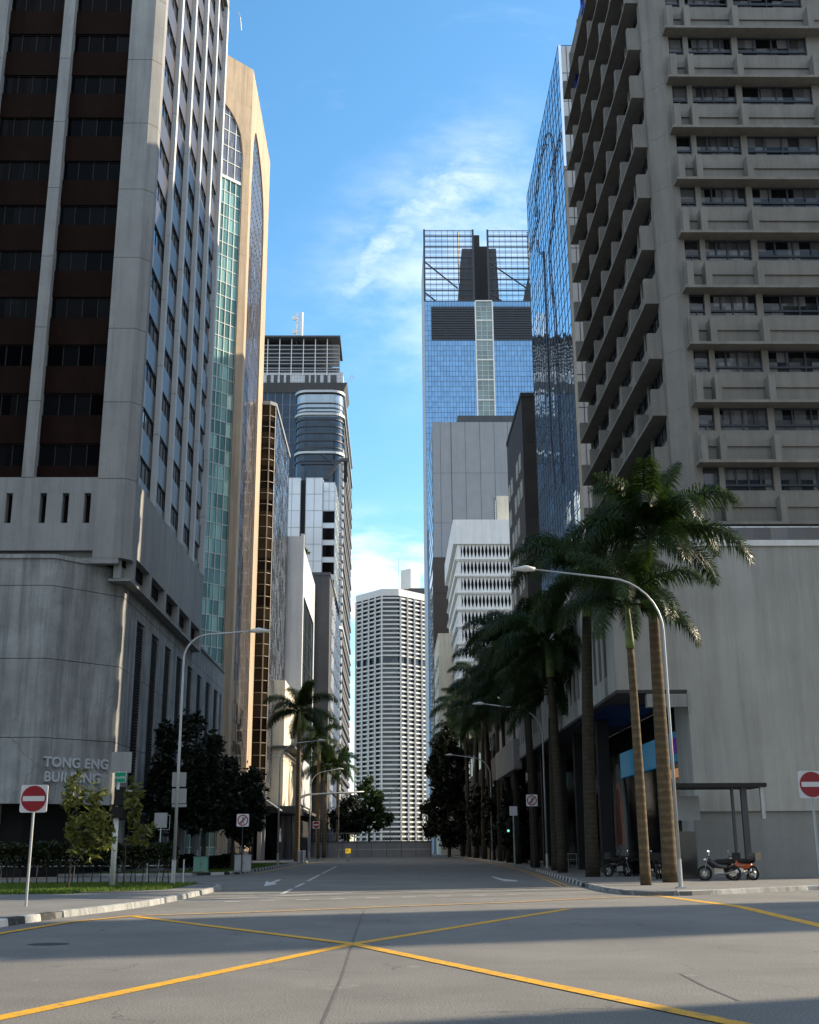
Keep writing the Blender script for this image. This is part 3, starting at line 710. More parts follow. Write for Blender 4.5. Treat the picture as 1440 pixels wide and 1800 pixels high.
mb = MB(); mb.wbox(HX + .6, 28.8, HY + .6, HE - .5, WZ - .4, WZ - .2); mb.build('terrace_slab', M['conc_r'], pod)
mb = MB(); mb.wbox(HX - .06, 29, HY - .1, HY + .55, WZ, WZ + .3); mb.wbox(HX - .06, HX + .55, HY + .55, HE, WZ, WZ + .3); mb.build('coping', M['white'], pod)
mb = MB()
mb.wbox(HX + .15, 29, HY + .2, HY + .23, WZ + .34, WZ + 1.05); mb.wbox(HX + .15, HX + .18, HY + .23, HY + 30, WZ + .34, WZ + 1.05)
mb.build('glass_balustrade', M['gl_arch'], pod)
mb = MB()
for i in range(15): mb.wbox(HX + .3 + i * 1.15, HX + .34 + i * 1.15, HY + .24, HY + .3, WZ + .3, WZ + 1.12)
mb.wbox(HX + .1, 29, HY + .24, HY + .3, WZ + 1.06, WZ + 1.13); mb.build('handrail', M['alu'], pod)
mb = MB(); mb.wbox(12.7, 14.72, HY - .02, HY + .4, 8.25, 8.9); mb.wbox(14.72, 14.85, HY - .06, HY + .4, 7.9, 9.0); mb.build('fascia', M['conc'], pod)
mb = MB(); mb.wbox(15.22, 15.5, HY + 3, HE - 1, 0, 8.94); mb.wbox(15.5, 29, HE - 1.2, HE - 1, 0, 9); mb.build('shopfront', M['gl_dark'], pod)
for y in range(70, 122, 9): MB().wbox(12.2, 12.9, y, y + .7, 0, 8.94).build('arcade_column', M['char'], pod)
mb = MB(); mb.wbox(11.6, 14.6, HY + 5.0, HY + 16, 8.88, 8.94); mb.build('soffit_glow', M['blues'], pod)  # blue glow of the shop sign, painted on as a thin sheet
mb = MB(); mb.wbox(HX - .5, HX + .2, 104, 122.5, 8.2, 10.8); mb.build('parapet_box', M['conc'], pod)
# shop sign, poster
a, b = on(1200, 1290, 15.15), on(1085, 1330, 15.15)
sgn = MB(); sgn.wbox(15.02, 15.2, HY + 3.1, b.y - 1.6, 5.9, 7.45)
so = sgn.build('shop_sign', M['cyan'], None); so.parent = T
so.data.transform(Matrix.Translation(-parent_origin(T)))
mb = MB(); mb.frame((15.0, HY + 5.3), (0, -1)); mb.disc((.9, 6.7), .42, 0, .05, 16, 0); mb.box(1.35, 1.5, 0, .05, 6.3, 7.1, 1); mb.disc((1.75, 6.62), .26, 0, .05, 14, 1); mb.box(2.02, 2.12, 0, .05, 6.4, 7.0, 1)
mb.build('emblem', [M['magenta'], M['bluel']], so)
mb = MB(); mb.wbox(15.08, 15.2, HY + 3.2, HY + 9, 5.1, 5.55); mb.build('lit_menu_strip', mat('lit_menu', (.4, .2, .08), .5, .6, 3, emit=(.9, .4, .15), estr=.18), T)
mb = MB(); mb.frame((15.2, 79.4), (0, -1))
def arch_pts(w, h0, h1): return [(-w, h0)] + [(w, h0)] + [(w * math.cos(R(t)), h1 - w * 2.0 + w * 2.0 * math.sin(R(t))) for t in range(0, 181, 12)]
mb.fprism(arch_pts(2.0, 1.0, 6.9), 0, .12); po = mb.build('poster_surround', M['plinth'], T)
mb = MB(); mb.frame((15.2, 79.4), (0, -1)); mb.fprism(arch_pts(1.45, 1.7, 5.7), .12, .16); mb.build('poster', M['pink'], po)
mb = MB(); mb.frame((15.2, 79.4), (0, -1)); mb.fprism([(-.9, 1.7), (.5, 1.7), (.75, 3.0), (.5, 3.9), (.62, 4.6), (.3, 5.2), (-.2, 5.3), (-.6, 4.8), (-.9, 3.6)], .16, .18); mb.build('poster_figure', M['skin'], po)
# tower body
TX, TY, CT2, TEND, TH = 15.57, 60.0, .93, 85.6, 67.5
wz = [35.4 + 3.475 * k for k in range(-5, 9)]
mb = MB()
x0, x1 = TX + .25, 42
mb.prism([(TX + CT2 + .1, TY + .25), (27.6, TY + .25), (27.6, TEND), (TX + .25, TEND), (TX + .25, TY + CT2 + .1)], WZ - .2, TH - .1)
pieces = [(TX + CT2, 16.97), (17.86, 18.17), (20.83, 21.2), (25.45, 27.6)]
fbays = [(16.97, 17.86), (18.17, 20.83), (21.2, 25.45)]
XR = 27.6
sfin = [61.3 + 4.05 * k for k in range(6)] + [85.2]
sbays = [(a + .35, b - .02) for a, b in zip(sfin, sfin[1:])]
lo = WZ - .2
mb.prism([(TX + CT2, TY), (TX + CT2 + .3, TY + .3), (TX + .3, TY + CT2 + .3), (TX, TY + CT2)], lo, TH)
for a, b in pieces: mb.wbox(a, b, TY, TY + .25, lo, TH)
mb.wbox(TX, TX + .25, TY + CT2, sbays[0][0], lo, TH)
for k in range(len(sbays)):
    b = sbays[k][1]; a2 = sbays[k + 1][0] if k + 1 < len(sbays) else TEND
    mb.wbox(TX, TX + .25, b, a2, lo, TH)
zs_ = [lo] + sum([[z - 1.36, z] for z in wz], []) + [TH]
segs = [(zs_[i], zs_[i + 1]) for i in range(0, len(zs_), 2)]
for z0, z1 in segs:
    for a, b in fbays: mb.wbox(a, b, TY + .001, TY + .25, z0, z1 - .002)
    for a, b in sbays: mb.wbox(TX + .001, TX + .25, a, b, z0, z1 - .002)
mb.build('wall', M['conc_r'], T)
mb = MB(); mb.wbox(TX - .02, 27.62, TY - .02, TEND, TH, TH + .4); mb.build('roof', M['conc_r'], T)
PR = .78
for z in wz:
    if z + .05 > TH - 4: continue
    m = MB()
    m.wbox(TX + CT2 + .12, XR, TY - PR, TY, z + .0, z + .16)
    m.wbox(TX + CT2 + .3, XR, TY - .1, TY, z + 1.15, z + 2.0)
    lf = m.build('ledge', M['conc_r'], T)
    for x in (16.78, 17.83, 20.8, 25.4):
        MB().wbox(x, x + .36, TY - PR - .02, TY - .001, z - .01, z + 1.6).build('front_rib', M['conc_r'], lf)
    m = MB()
    m.wbox(TX - PR, TX, TY + CT2 + .35, TEND, z + .0, z + .16)
    m.wbox(TX - .1, TX, TY + CT2 + .4, TEND, z + 1.15, z + 2.0)
    ls = m.build('ledge', M['conc_r'], T)
    for y in sfin[:-1] + [TEND - .33]: MB().wbox(TX - PR - .02, TX - .001, y, y + .33 + .02 * (y > 84), z - .01, z + 1.6).build('side_rib', M['conc_r'], ls)
    m = MB(); m.frame((TX + CT2 * .5, TY + CT2 * .5), (1, -1)); h = CT2 * s2
    m.box(-h + .02, h - .02, 0, .012, z + .1, z + .14); m.build('joint_trim', M['plinth'], ls)
def hotel_window(w, h, n):
    m = MB(); m.frame((0, 0), (1, 0)); m.fquad(0, w, 0, h, .0, 0)
    for i in range(n + 1):
        x = i * w / n; t = .05 if 0 < i < n else .035
        m.box(max(0, x - t), min(w, x + t), .0, .09, .3 if 0 < i < n else 0, h, 1)
    m.box(w / 2 - .03, w / 2 + .03, 0, .08, 0, .3, 1)
    m.box(0, w, 0, .085, .28, .40, 1); m.box(0, w, 0, .08, h - .09, h, 1); m.box(0, w, 0, .08, 0, .05, 1)
    return m
for (a, b), n in zip(fbays[:3], (1, 4, 4)):
    scatter('window', hotel_window(b - a, 1.36, n), [M['gl_r1'], M['mull_d']], T, [((a, TY + .24, z - 1.36), 0) for z in wz if 17 < z < 54])
rest = []
scatter('window', hotel_window(3.68, 1.36, 4), [M['gl_r1'], M['mull_d']], T, [((TX + .24, b, z - 1.36), -math.pi / 2) for z in wz if z < 66 for a, b in sbays], 66)
mb = MB()
pts = [[(1046, 2), (1040, 30)], [(1037, 8), (1034, 48)], [(1043, 14), (1050, 0)], [(1040, 22), (1047, 12)], [(1036, 52), (1040, 38)]]
mb.frame((TX, 0), (0, -1))
for i, (y, z) in enumerate(((83.2, 61.6), (81.0, 63.2), (78.8, 64.6))):
    mb.box(-y, -y + .28, .02, .22, z, z + 3.4); mb.box(-y + .28, -y + 1.2, .02, .22, z + 3.0, z + 3.4); mb.box(-y + .28, -y + 1.0, .02, .22, z + 1.5, z + 1.9)
mb.build('wall_lettering', M['bluel'], T)

# ---- blue mirror building
T = thing('mirror_glass_building', 'blue mirror-glass building with dark arch-shaped trim lines beside the concrete tower', 'office building', (16, 95, 0))
MX, MY, ME, MH = 16.0, 94.5, 121.5, 75.6
mb = MB(); mb.wbox(MX + .3, 38, MY + .0, ME, 0, MH - .1); mb.build('wall', M['pale'], T)
mb = MB(); grid(mb, Vector((MX + .3, MY, 0)), (1, 0), 23, 10, MH, 2.2, 3.1, .06, .03, us=[.5, 2.6, 5, 8, 11, 14, 17, 20], zs=[MH - 3.1 * i for i in range(22)]); mb.build('panel_joint_grid', M['dgrey'], T)
mb = MB(); mb.wbox(MX + .05, MX + .3, MY - .05, ME, 14, MH); sg = mb.build('mirror_glazing', M['gl_mirror'], T)
mb = MB(); grid(mb, Vector((MX + .05, ME, 0)), (0, -1), ME - MY, 14, MH, 1.7, 1.72, .055, .03); mb.build('mullion_grid', M['mull_d'], sg)
mb = MB(); mb.wbox(MX + .1, 40, MY + 1, ME, 0, 13.95); mb.build('ground_floor', M['dgrey'], T)
def trimline(pts, w, m_, dx=.12):
    P = [on(px, py, MX) for px, py in pts]; P = [Vector((MX - dx * .3, min(max(p.y, MY + .3), ME - .3), p.z)) for p in P]
    q = MB(); q.tube(P, w, 5); q.build('arch_trim', m_, T)
trimline([(954, 262), (960, 236), (966, 233), (971, 246), (974, 275), (975, 310), (975, 345), (971, 399), (967, 422), (966, 460), (975, 560), (982, 700), (990, 850)], .06, M['trim_b'])
trimline([(960, 253), (953, 268), (948, 290), (945, 320), (942, 344), (941, 381)], .06, M['trim_b'])
trimline([(988, 226), (975, 280), (965, 316)], .06, M['trim_b'])
trimline([(946, 368), (946, 384), (936, 425), (930, 443)], .06, M['trim_b'])
trimline([(943, 422), (946, 442), (951, 447), (955, 442), (957, 480), (962, 600), (968, 760), (975, 860)], .06, M['trim_b'])

# ---- dark charcoal building
T = thing('charcoal_building', 'narrow charcoal building with small pale-framed windows left of the mirror glass', 'office building', (15.5, 129, 0))
KX, KY, KE, KH = 15.45, 129.0, 147.0, 53.2
mb = MB(); mb.wbox(KX, KX + 6, KY, KE, 0, KH); mb.build('wall', M['char'], T)
mb = MB()
for i in range(10): mb.wbox(KX + .5, KX + 5, KY - .03, KY + .03, 6 + i * 4.6, 8.6 + i * 4.6)
mb.build('window_band', M['black'], T)
k = 0
wk = MB(); wk.frame((0, 0), (1, 0)); wk.fquad(0, 1.5, 0, 1.9, .02, 0)
for a in (0, .7, 1.4): wk.box(a, a + .12, 0, .1, -.1, 2.0, 1)
wk.box(-.05, 1.6, 0, .08, .9, 1.02, 1)
scatter('window', wk, [M['gl_teal'], M['mull_w']], T, [((KX, KE - 1.2 - j * 3.2 - (i % 2) * .8, 9 + i * 3.6), -math.pi / 2) for i in range(11) for j in range(5) if (i * 3 + j * 5) % 4])
mb = MB(); mb.wbox(KX - .1, KX + 6, KY - .1, KE, KH, KH + .5); mb.build('parapet', M['char'], T)

# ---- white building with lens-shaped screens
T = thing('white_screen_building', 'white mid-rise building with rows of lens-shaped sunscreen openings behind the palms', 'office building', (14, 240, 0))
VX, VY, VH = 14.1, 240.0, 69.2
mb = MB(); mb.wbox(VX + .6, 45, VY + 1.0, VY + 40, 0, VH - 5.2); mb.build('wall', M['black'], T)
mb = MB(); mb.wbox(VX - 1.0, 45, VY - .3, VY + 41, VH - 5.4, VH); mb.build('parapet', M['white'], T)
fl = [VH - 5.4 - 3.62 * i for i in range(14)]
for z in fl:
    mb = MB(); mb.wbox(VX - .5, 45, VY - .1, VY + 40, z - 3.62, z - 2.95); mb.wbox(VX - .7, 45, VY - .3, VY + 40, z - 3.4, z - 3.2)
    mb.wbox(VX - .2, VX + .6, VY + .2, VY + 40, z - 2.95, z - .02)
    fb = mb.build('floor_band', M['white'], T)
    m = MB(); m.frame((0, VY + .25), (1, 0))
    x = VX + 1.0
    while x < 33:
        z0, z1 = z - 2.95, z - .01; w0, w1 = .38, .07
        k = 6
        prof = [w1 + (w0 - w1) * abs(2 * i / k - 1) ** 1.3 for i in range(k + 1)]
        pts = [(x + prof[i], z0 + (z1 - z0) * i / k) for i in range(k + 1)] + [(x - prof[i], z0 + (z1 - z0) * i / k) for i in reversed(range(k + 1))]
        m.fprism(pts, -.5, 0); x += .78
    m.build('screen_lattice', M['white'], fb)
mb = MB(); a = at(882, 905, 243); mb.wbox(23.0, 26.5, 243, 248, VH, 75.5); mb.build('stair_house', M['cream'], T)
mb = MB()
for x in (22.3, 22.8): mb.tube([(x, 242.8, VH), (x, 242.8, 75.0)], .06, 5)
for i in range(12): mb.tube([(22.3, 242.8, VH + i * .5), (22.8, 242.8, VH + i * .5)], .05, 4)
mb.build('ladder', M['dark'], T)

# ---- small pale building
T = thing('small_pale_building', 'small plain pale building at the foot of the brown block, half hidden by palms', 'office building', (11, 262, 0))
mb = MB(); mb.wbox(10.6, 15, 262, 290, 0, 48); mb.wbox(10.5, 15, 261.9, 290, 48, 48.5); mb.build('wall', M['cream'], T)
mb = MB()
for i in range(9): mb.wbox(10.55, 10.62, 264, 288, 5 + 4.6 * i, 7 + 4.6 * i)
mb.build('window_band', M['gl_dark'], T)

# ---- brown block, pale panelled block
T = thing('brown_block', 'windowless dark brown block under the pale panelled block', 'office building', (11, 300, 0))
mb = MB(); mb.wbox(10.9, 30, 300, 318, 0, 75.8); mb.build('wall', M['brown'], T)
mb = MB()
for z in (14, 27, 40, 53, 66): mb.wbox(10.88, 30, 299.97, 300.1, z, z + .12)
mb.build('joint_trim', M['char'], T)
mb = MB()
for i in range(16): mb.wbox(10.84, 10.95, 302, 316, 6 + i * 4.3, 8.4 + i * 4.3)
mb.build('window_band', M['gl_dark'], T)
T = thing('panelled_block', 'plain light grey panelled block in front of the blue glass tower', 'office building', (12, 320, 0))
AX, AY, AH = 11.95, 320.5, 121.8
mb = MB(); mb.wbox(AX, 48, AY, 358, 0, AH); mb.build('wall', M['grey'], T)
mb = MB(); mb.frame((AX, AY), (1, 0))
for a in (2.2, 5.3, 9.5, 13.8, 18, 22, 26): mb.box(a, a + .1 + (.12 if a in (5.3,) else 0), -.02, .03, 60, AH)
for z in (106, 91, 76): mb.box(0, 36, -.02, .024, z, z + .07)
mb.build('panel_joint_grid', M['dgrey'], T)
mb = MB(); mb.frame((AX, 357), (0, -1))
for i in range(28): mb.box(1, 34, -.1, .12, 4 + i * 4.1, 6.6 + i * 4.1)
mb.build('window_band', M['gl_dark'], T)
mb = MB(); mb.wbox(19.6, 40, 323, 350, AH, AH + 3.0); mb.build('plant_screen', M['dgrey'], T)

# ---- blue glass tower with open crown
T = thing('blue_glass_tower', 'tall blue glass tower with an open see-through crown frame split by a slot', 'office building', (12, 400, 0))
UX, UY, UD = 12.6, 400.0, 42.0
zr, zt = at(760, 529, UY).z, at(760, 405, UY).z
XA, XB, XC, XD = UX, at(832, 450, UY).x, at(858, 450, UY).x, at(960, 450, UY).x
sl0, sl1 = at(836, 560, UY).x, at(866, 560, UY).x
mb = MB(); mb.wbox(UX + .1, XD, UY + .2, UY + UD, 0, zr - .3); mb.build('core_wall', M['dgrey'], T)
lz0, lz1 = at(763, 598, UY).z, at(763, 539, UY).z
mb = MB(); mb.frame((0, UY), (1, 0))
mb.fquad(UX, sl0, 0, lz0, 0); mb.fquad(sl1, XD, 0, lz0, 0); mb.fquad(UX, UX + 2.4, lz0, zr, 0); mb.fquad(UX + 2.4, sl0, lz1, zr, 0); mb.fquad(sl1, XD, lz1, zr, 0)
g = mb.build('glazing', M['gl_blue'], T)
mb = MB(); grid(mb, Vector((UX, UY, 0)), (1, 0), sl0 - UX, 100, zr, 1.13, 2.03, .1, .05); grid(mb, Vector((sl1, UY, 0)), (1, 0), XD - sl1, 100, zr, 1.13, 2.03, .1, .05)
mb.build('mullion_grid', M['mull_d'], g)
mb = MB(); mb.frame((0, UY + .05), (1, 0))
n = 14
for i in range(n):
    z = lz0 + (lz1 - lz0) * i / n
    mb.box(UX + 2.4, sl0, -.3, .25, z, z + .42); mb.box(sl1, XD, -.3, .25, z, z + .42)
mb.build('plant_louvre', M['mull_d'], T)
mb = MB(); mb.wbox(sl0, sl1, UY + .1, UY + .15, 0, lz1 + 2); ls = mb.build('lift_glazing', glass('lift_shaft_glass', (.16, .22, .22), .1, .1, (2, 2, 4), .004, .2), T)
mb = MB(); grid(mb, Vector((sl0, UY, 0)), (1, 0), sl1 - sl0, 120, lz1 + 2, 3, 8.1, .5, .3, us=[0, sl1 - sl0], zs=[120 + 8.05 * i for i in range(11)], tz=.5)
mb.build('lift_frame', M['white'], ls)
mb = MB(); grid(mb, Vector((sl0, UY + .05, 0)), (1, 0), sl1 - sl0, 120, lz1, 2.0, 2.0, .12, .1); mb.build('mullion_grid', M['mull_w'], ls)
# crown: one frame each side of the slot
for xa, xb in ((XA, XB), (XC, XD)):
    mb = MB(); N = 13
    for i in range(N + 1):
        z = zr + (zt - zr) * i / N; t = .10 if i % 2 else .18
        mb.wbox(xa, xb, UY - .15, UY + (.15 if i % 2 else .4), z - t, z + t * .6)
    for i in range(2 * N):
        z = zr + (zt - zr) * (i + .5) / (2 * N); mb.wbox(xa, xb, UY + .02, UY + .1, z - .06, z + .06)
    x = xa; 
    while x < xb + .1: mb.wbox(x - .07, x + .07, UY - .05, UY + .12, zr, zt); x += 2.25
    for x in (xa, xb): mb.wbox(x - .35, x + .35, UY - .2, UY + .5, zr, zt + .4)
    xm = xa + (xb - xa) * .7
    mb.tube([(xa, UY + .6, zt - 13), (xm, UY + 9, zt - 20)], .3, 5); mb.tube([(xa, UY + .6, zt - 26), (xm, UY + 9, zt - 33)], .3, 5); mb.tube([(xm, UY + 1, zt), (xm, UY + 1, zt - 22)], .3, 5)
    mb.build('crown_frame', M['mull_d'], T)
mb = MB(); mb.wbox(UX - .02, UX + .25, UY + .3, UY + UD, zr, zt); mb.wbox(UX - .02, UX + .1, UY + .2, UY + UD, 0, zr); mb.build('side_wall', M['pale'], T)
a0, a1, b0, b1 = at(812, 437, UY + 12).x, at(872, 437, UY + 12).x, at(803, 525, UY + 12).x, at(879, 525, UY + 12).x
zc = at(840, 437, UY + 12).z
mb = MB()
v = [(b0, UY + 12, zr - 2), (b1, UY + 12, zr - 2), (a1, UY + 12, zc), (a0, UY + 12, zc), (b0, UY + 24, zr - 2), (b1, UY + 24, zr - 2), (a1, UY + 24, zc), (a0, UY + 24, zc)]
mb.add(v, [(0, 1, 2, 3), (5, 4, 7, 6), (4, 0, 3, 7), (1, 5, 6, 2), (3, 2, 6, 7)]); 
mb.wbox(UX + 1, b0 - .02, UY + 12, UY + 24, zr - 2, zr + 1.5); mb.wbox(b1 + .02, XD, UY + 12, UY + 24, zr - 2, zr + 3.5)
v = [(b1 + 8.5, UY + 13, zr + 3.4), (XD, UY + 13, zr + 3.4), (XD, UY + 13, zc + 6), (b1 + 15.5, UY + 13, zc + 6)]
v += [(x, y + 9, z) for x, y, z in v]
mb.add(v, [(0, 1, 2, 3), (5, 4, 7, 6), (4, 0, 3, 7), (1, 5, 6, 2), (3, 2, 6, 7)])
mb.build('roof_core', M['dgrey'], T)
mb = MB(); mb.wbox(at(834, 450, UY + 11).x, at(858, 450, UY + 11).x, UY + 10.5, UY + 11.8, zr + 2, zc + .2); mb.build('core_panel', M['char'], T)
q = at(835, 425, UY + 12); mb = MB(); mb.wbox(q.x - .6, q.x + 1.8, UY + 12, UY + 15, zc, zc + 6); mb.build('cleaning_crane', M['char'], T)
UT = T

# ---- low dark shop row between the podium and the white building
T = thing('shop_row_building', 'low dark shop row in deep shade behind the right-hand palms', 'shop building', (13.5, 150, 0))
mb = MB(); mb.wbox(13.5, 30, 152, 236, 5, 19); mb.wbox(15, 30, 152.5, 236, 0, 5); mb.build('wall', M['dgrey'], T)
for i in range(13):
    for z in (7, 13): MB().wbox(13.4, 13.52, 154 + i * 6.2, 158 + i * 6.2, z, z + 3).build('window', M['gl_dark'], T)
for i in range(14): MB().wbox(13.6, 14.1, 152.5 + i * 6.2, 153.1 + i * 6.2, 0, 5).build('ground_column', M['plinth'], T)

# ---- blocks beyond the frame that shade the crossing
def city_block(x0, x1, y0, y1, h, m_, label):
    T = thing('city_block', label, 'office building', ((x0 + x1) / 2, (y0 + y1) / 2, 0))
    mb = MB(); mb.wbox(x0, x1, y0, y1, 0, h); mb.build('wall', m_, T)
    mb = MB()
    for i in range(int(h / 3.6)): mb.wbox(x0 - .05, x1 + .05, y0 - .05, y1 + .05, 2 + i * 3.6, 3.7 + i * 3.6)
    mb.build('window_band', M['gl_side'], T)
# ================================================================== GROUND
def flat(name, poly, z, m_, kind='structure'):
    mb = MB(); mb.add([(p[0], p[1], z) for p in poly], [tuple(range(len(poly)))]); o = mb.build(name, m_); o['kind'] = kind; return o
flat('ground', [(-3000, -600), (3000, -600), (3000, 5000), (-3000, 5000)], -.02, M['paving'])
flat('road', [(-200, -80), (200, -80), (200, 236), (-200, 236)], 0.0, M['asphalt'])
KH_ = .14
left_edge = [(-9.2, -10), (-8.75, 18), (-8.5, 26.5), (-8.1, 30.2), (-7.5, 33.2), (-7.1, 36), (-6.95, 40), (-6.9, 46), (-7.0, 50), (-7.6, 52.6), (-9.2, 54.2), (-12, 54.9), (-30, 55.2)]
right_edge = [(60, 47.5), (30, 47), (20, 46.2), (15, 44.6), (12, 42.2), (10, 40.6), (8.7, 40.6), (8.0, 41.6), (7.75, 44), (7.9, 50), (8.5, 60), (9.5, 78), (10.6, 105), (11, 141), (11, 236)]
lane_edge = [(-34, 75.2), (-14.5, 75.4), (-12.2, 75.9), (-10.7, 77.2), (-10.1, 80), (-9.9, 90), (-9.8, 127), (-9.8, 150), (-9.8, 194)]
def pavement(edge, close, name='pavement'):
    poly = edge + close; a = sum(poly[i - 1][0] * poly[i][1] - poly[i][0] * poly[i - 1][1] for i in range(len(poly)))
    if a < 0: poly = poly[::-1]
    mb = MB(); mb.prism(poly, 0, KH_, bottom=False); return struct(mb.build(name, M['paving']))
pavement(left_edge, [(-80, 55.2), (-80, -10)])
pavement(right_edge, [(60, 236)])
pavement(lane_edge, [(-80, 194), (-80, 75.2)])
def resample(pts, step):
    out = [Vector((pts[0][0], pts[0][1], 0))]; acc = 0
    for a, b in zip(pts, pts[1:]):
        a, b = Vector((a[0], a[1], 0)), Vector((b[0], b[1], 0)); L = (b - a).length; d = step - acc
        while d < L: out.append(a + (b - a) * d / L); d += step
        acc = L - (d - step)
    return out
def kerb(edge, side, painted=True, step=.9):
    """kerb stones along an edge, black and white in turn; side = +1 when the road lies right of the direction of travel"""
    mb = MB(); P = resample(edge, step)
    for i in range(len(P) - 1):
        a, b = P[i], P[i + 1]; e = (b - a).normalized(); n = Vector((e.y, -e.x, 0)) * side
        g = e * .008
        v = []
        for q in (a + g, b - g):
            for off, z in ((.06, -.01), (.03, KH_ + .0), (.0, KH_ + .02), (-.16, KH_ + .02), (-.16, 0)): v.append(q + n * off + Vector((0, 0, z)))
        mb.add(v, [(0, 1, 6, 5), (1, 2, 7, 6), (2, 3, 8, 7), (3, 4, 9, 8), (0, 4, 3, 2, 1), (5, 6, 7, 8, 9)], (i // 1) % 2 if painted else 2)
    return struct(mb.build('kerb', [M['kerb_b'], M['kerb_w'], M['conc_w']]))
kerb(left_edge[1:4], 1); kerb(left_edge[3:], 1, False, 1.4); kerb(lane_edge[:3], 1, False); kerb(lane_edge[2:], 1, step=1.0); kerb(right_edge[:10], -1, False, 1.8); kerb(right_edge[9:], -1)
# painted markings, each a thin sheet on the road
def stripe(pts, w, m_, name='road_marking', z=.006):
    mb = MB(); P = [Vector((p[0], p[1], 0)) for p in pts]
    L = []
    for i, p in enumerate(P):
        t = (P[min(i + 1, len(P) - 1)] - P[max(i - 1, 0)]).normalized(); n = Vector((-t.y, t.x, 0)) * w / 2; L.append((p + n, p - n))
    for (a, b), (c_, d) in zip(L, L[1:]): mb.quad(*[Vector((q.x, q.y, z)) for q in (a, b, d, c_)])
    return struct(mb.build(name, m_))
xm = gr(620, 1660)
YW = .24
p_ = gr(0, 1790); pp = Vector((p_.x, p_.y, 0)); 
stripe([pp + (pp - xm) * .5, pp, xm, gr(1000, 1598)], YW, M['yellow'], z=.006)
q_ = gr(1290, 1800)
stripe([gr(232, 1611), xm, q_, q_ + (q_ - xm) * .6], YW, M['yellow'], z=.010)
stripe([(-8.5, 12), gr(0, 1642), gr(120, 1622), gr(232, 1611)], .2, M['yellow'], z=.014)
stripe([gr(232, 1611), gr(480, 1603), gr(700, 1594), gr(900, 1587), gr(1060, 1579), (8.9, 40.2)], .16, M['yellow'], z=.018)
stripe([(8.9, 40.2), gr(1300, 1594), gr(1440, 1627), (8.3, 20), (7.4, 10)], .34, M['yellow'], z=.006)
stripe([gr(312, 1584), gr(640, 1568), gr(720, 1567), gr(900, 1565), gr(1010, 1562)], .2, M['wpaint'])
for i in range(9):
    a, b = gr(395 + i * 62, 1585.5 - i * 1.6), gr(421 + i * 62, 1584.8 - i * 1.6); stripe([a, b], .22, M['wpaint'])
for (a, b) in (((495, 1572), (513, 1563)), ((519, 1560), (534, 1553)), ((541, 1549), (562, 1538)), ((566, 1536), (592, 1523))): stripe([gr(*a), gr(*b)], .15, M['wpaint'])
def arrow(x, y, L=4.2, mirror=1, bend=True):
    mb = MB(); z = .007
    mb.add([(x - .12, y, z), (x + .12, y, z), (x + .12, y + L * .6, z), (x - .12, y + L * .6, z)], [(0, 1, 2, 3)])
    mb.add([(x - .42, y + L * .6, z), (x + .42, y + L * .6, z), (x, y + L, z)], [(0, 1, 2)])
    if bend: mb.add([(x + .12 * mirror, y + .6, z), (x + .12 * mirror, y + 1.3, z), (x + .8 * mirror, y + 2.2, z), (x + .8 * mirror, y + 1.5, z)], [(0, 1, 2, 3)])
    struct(mb.build('road_marking', M['wpaint']))
def bigarrow(px, pts):
    mb = MB(); v = [gr(x, y, .007) for x, y in pts]; mb.add(v, [tuple(range(len(v)))]); struct(mb.build('road_marking', M['wpaint']))
bigarrow(0, [(464, 1558), (468, 1549), (476, 1551), (489, 1546), (495, 1546.5), (482, 1552), (487, 1554)])
bigarrow(0, [(863, 1541), (869, 1541), (884, 1545), (908, 1547.5), (912, 1549.5), (888, 1549), (876, 1546)])
for d in (0, .32):
    stripe([gr(365 + 0, 1569), (-7.55 + d, 51.6), (-8.0 + d, 53.3 + d), (-9.4, 54.75 + d * .7), (-12, 55.5 + d * .7), (-28, 55.8 + d)], .1, M['yellow'])
    stripe([(-9.35 + d, 80), (-9.3 + d, 100), (-9.25 + d, 150), (-9.25 + d, 194)], .1, M['yellow'])
    stripe([(7.3 - d, 50), (7.95 - d, 60), (8.95 - d, 78), (10.1 - d, 105), (10.5 - d, 141), (10.5 - d, 194)], .1, M['yellow'])
stripe([gr(640, 1600), gr(622, 1650), gr(600, 1720), gr(566, 1800), (-1.6, 5)], .035, M['seam'], 'road_seam', .004)
stripe([gr(1196, 1712), gr(1240, 1735), gr(1300, 1760)], .04, M['seam'], 'road_seam', .004)
# manhole cover and patch
mb = MB(); p = gr(85, 1660); mb.frame((0, 0), (1, 0))
k = 20; mb.add([(p.x + .36 * math.cos(2 * math.pi * i / k), p.y + .3 * math.sin(2 * math.pi * i / k), .005) for i in range(k)], [tuple(range(k))])
tag(mb.build('manhole_cover', M['dark'], None), 'small dark manhole cover in the road near the left kerb', 'manhole cover')
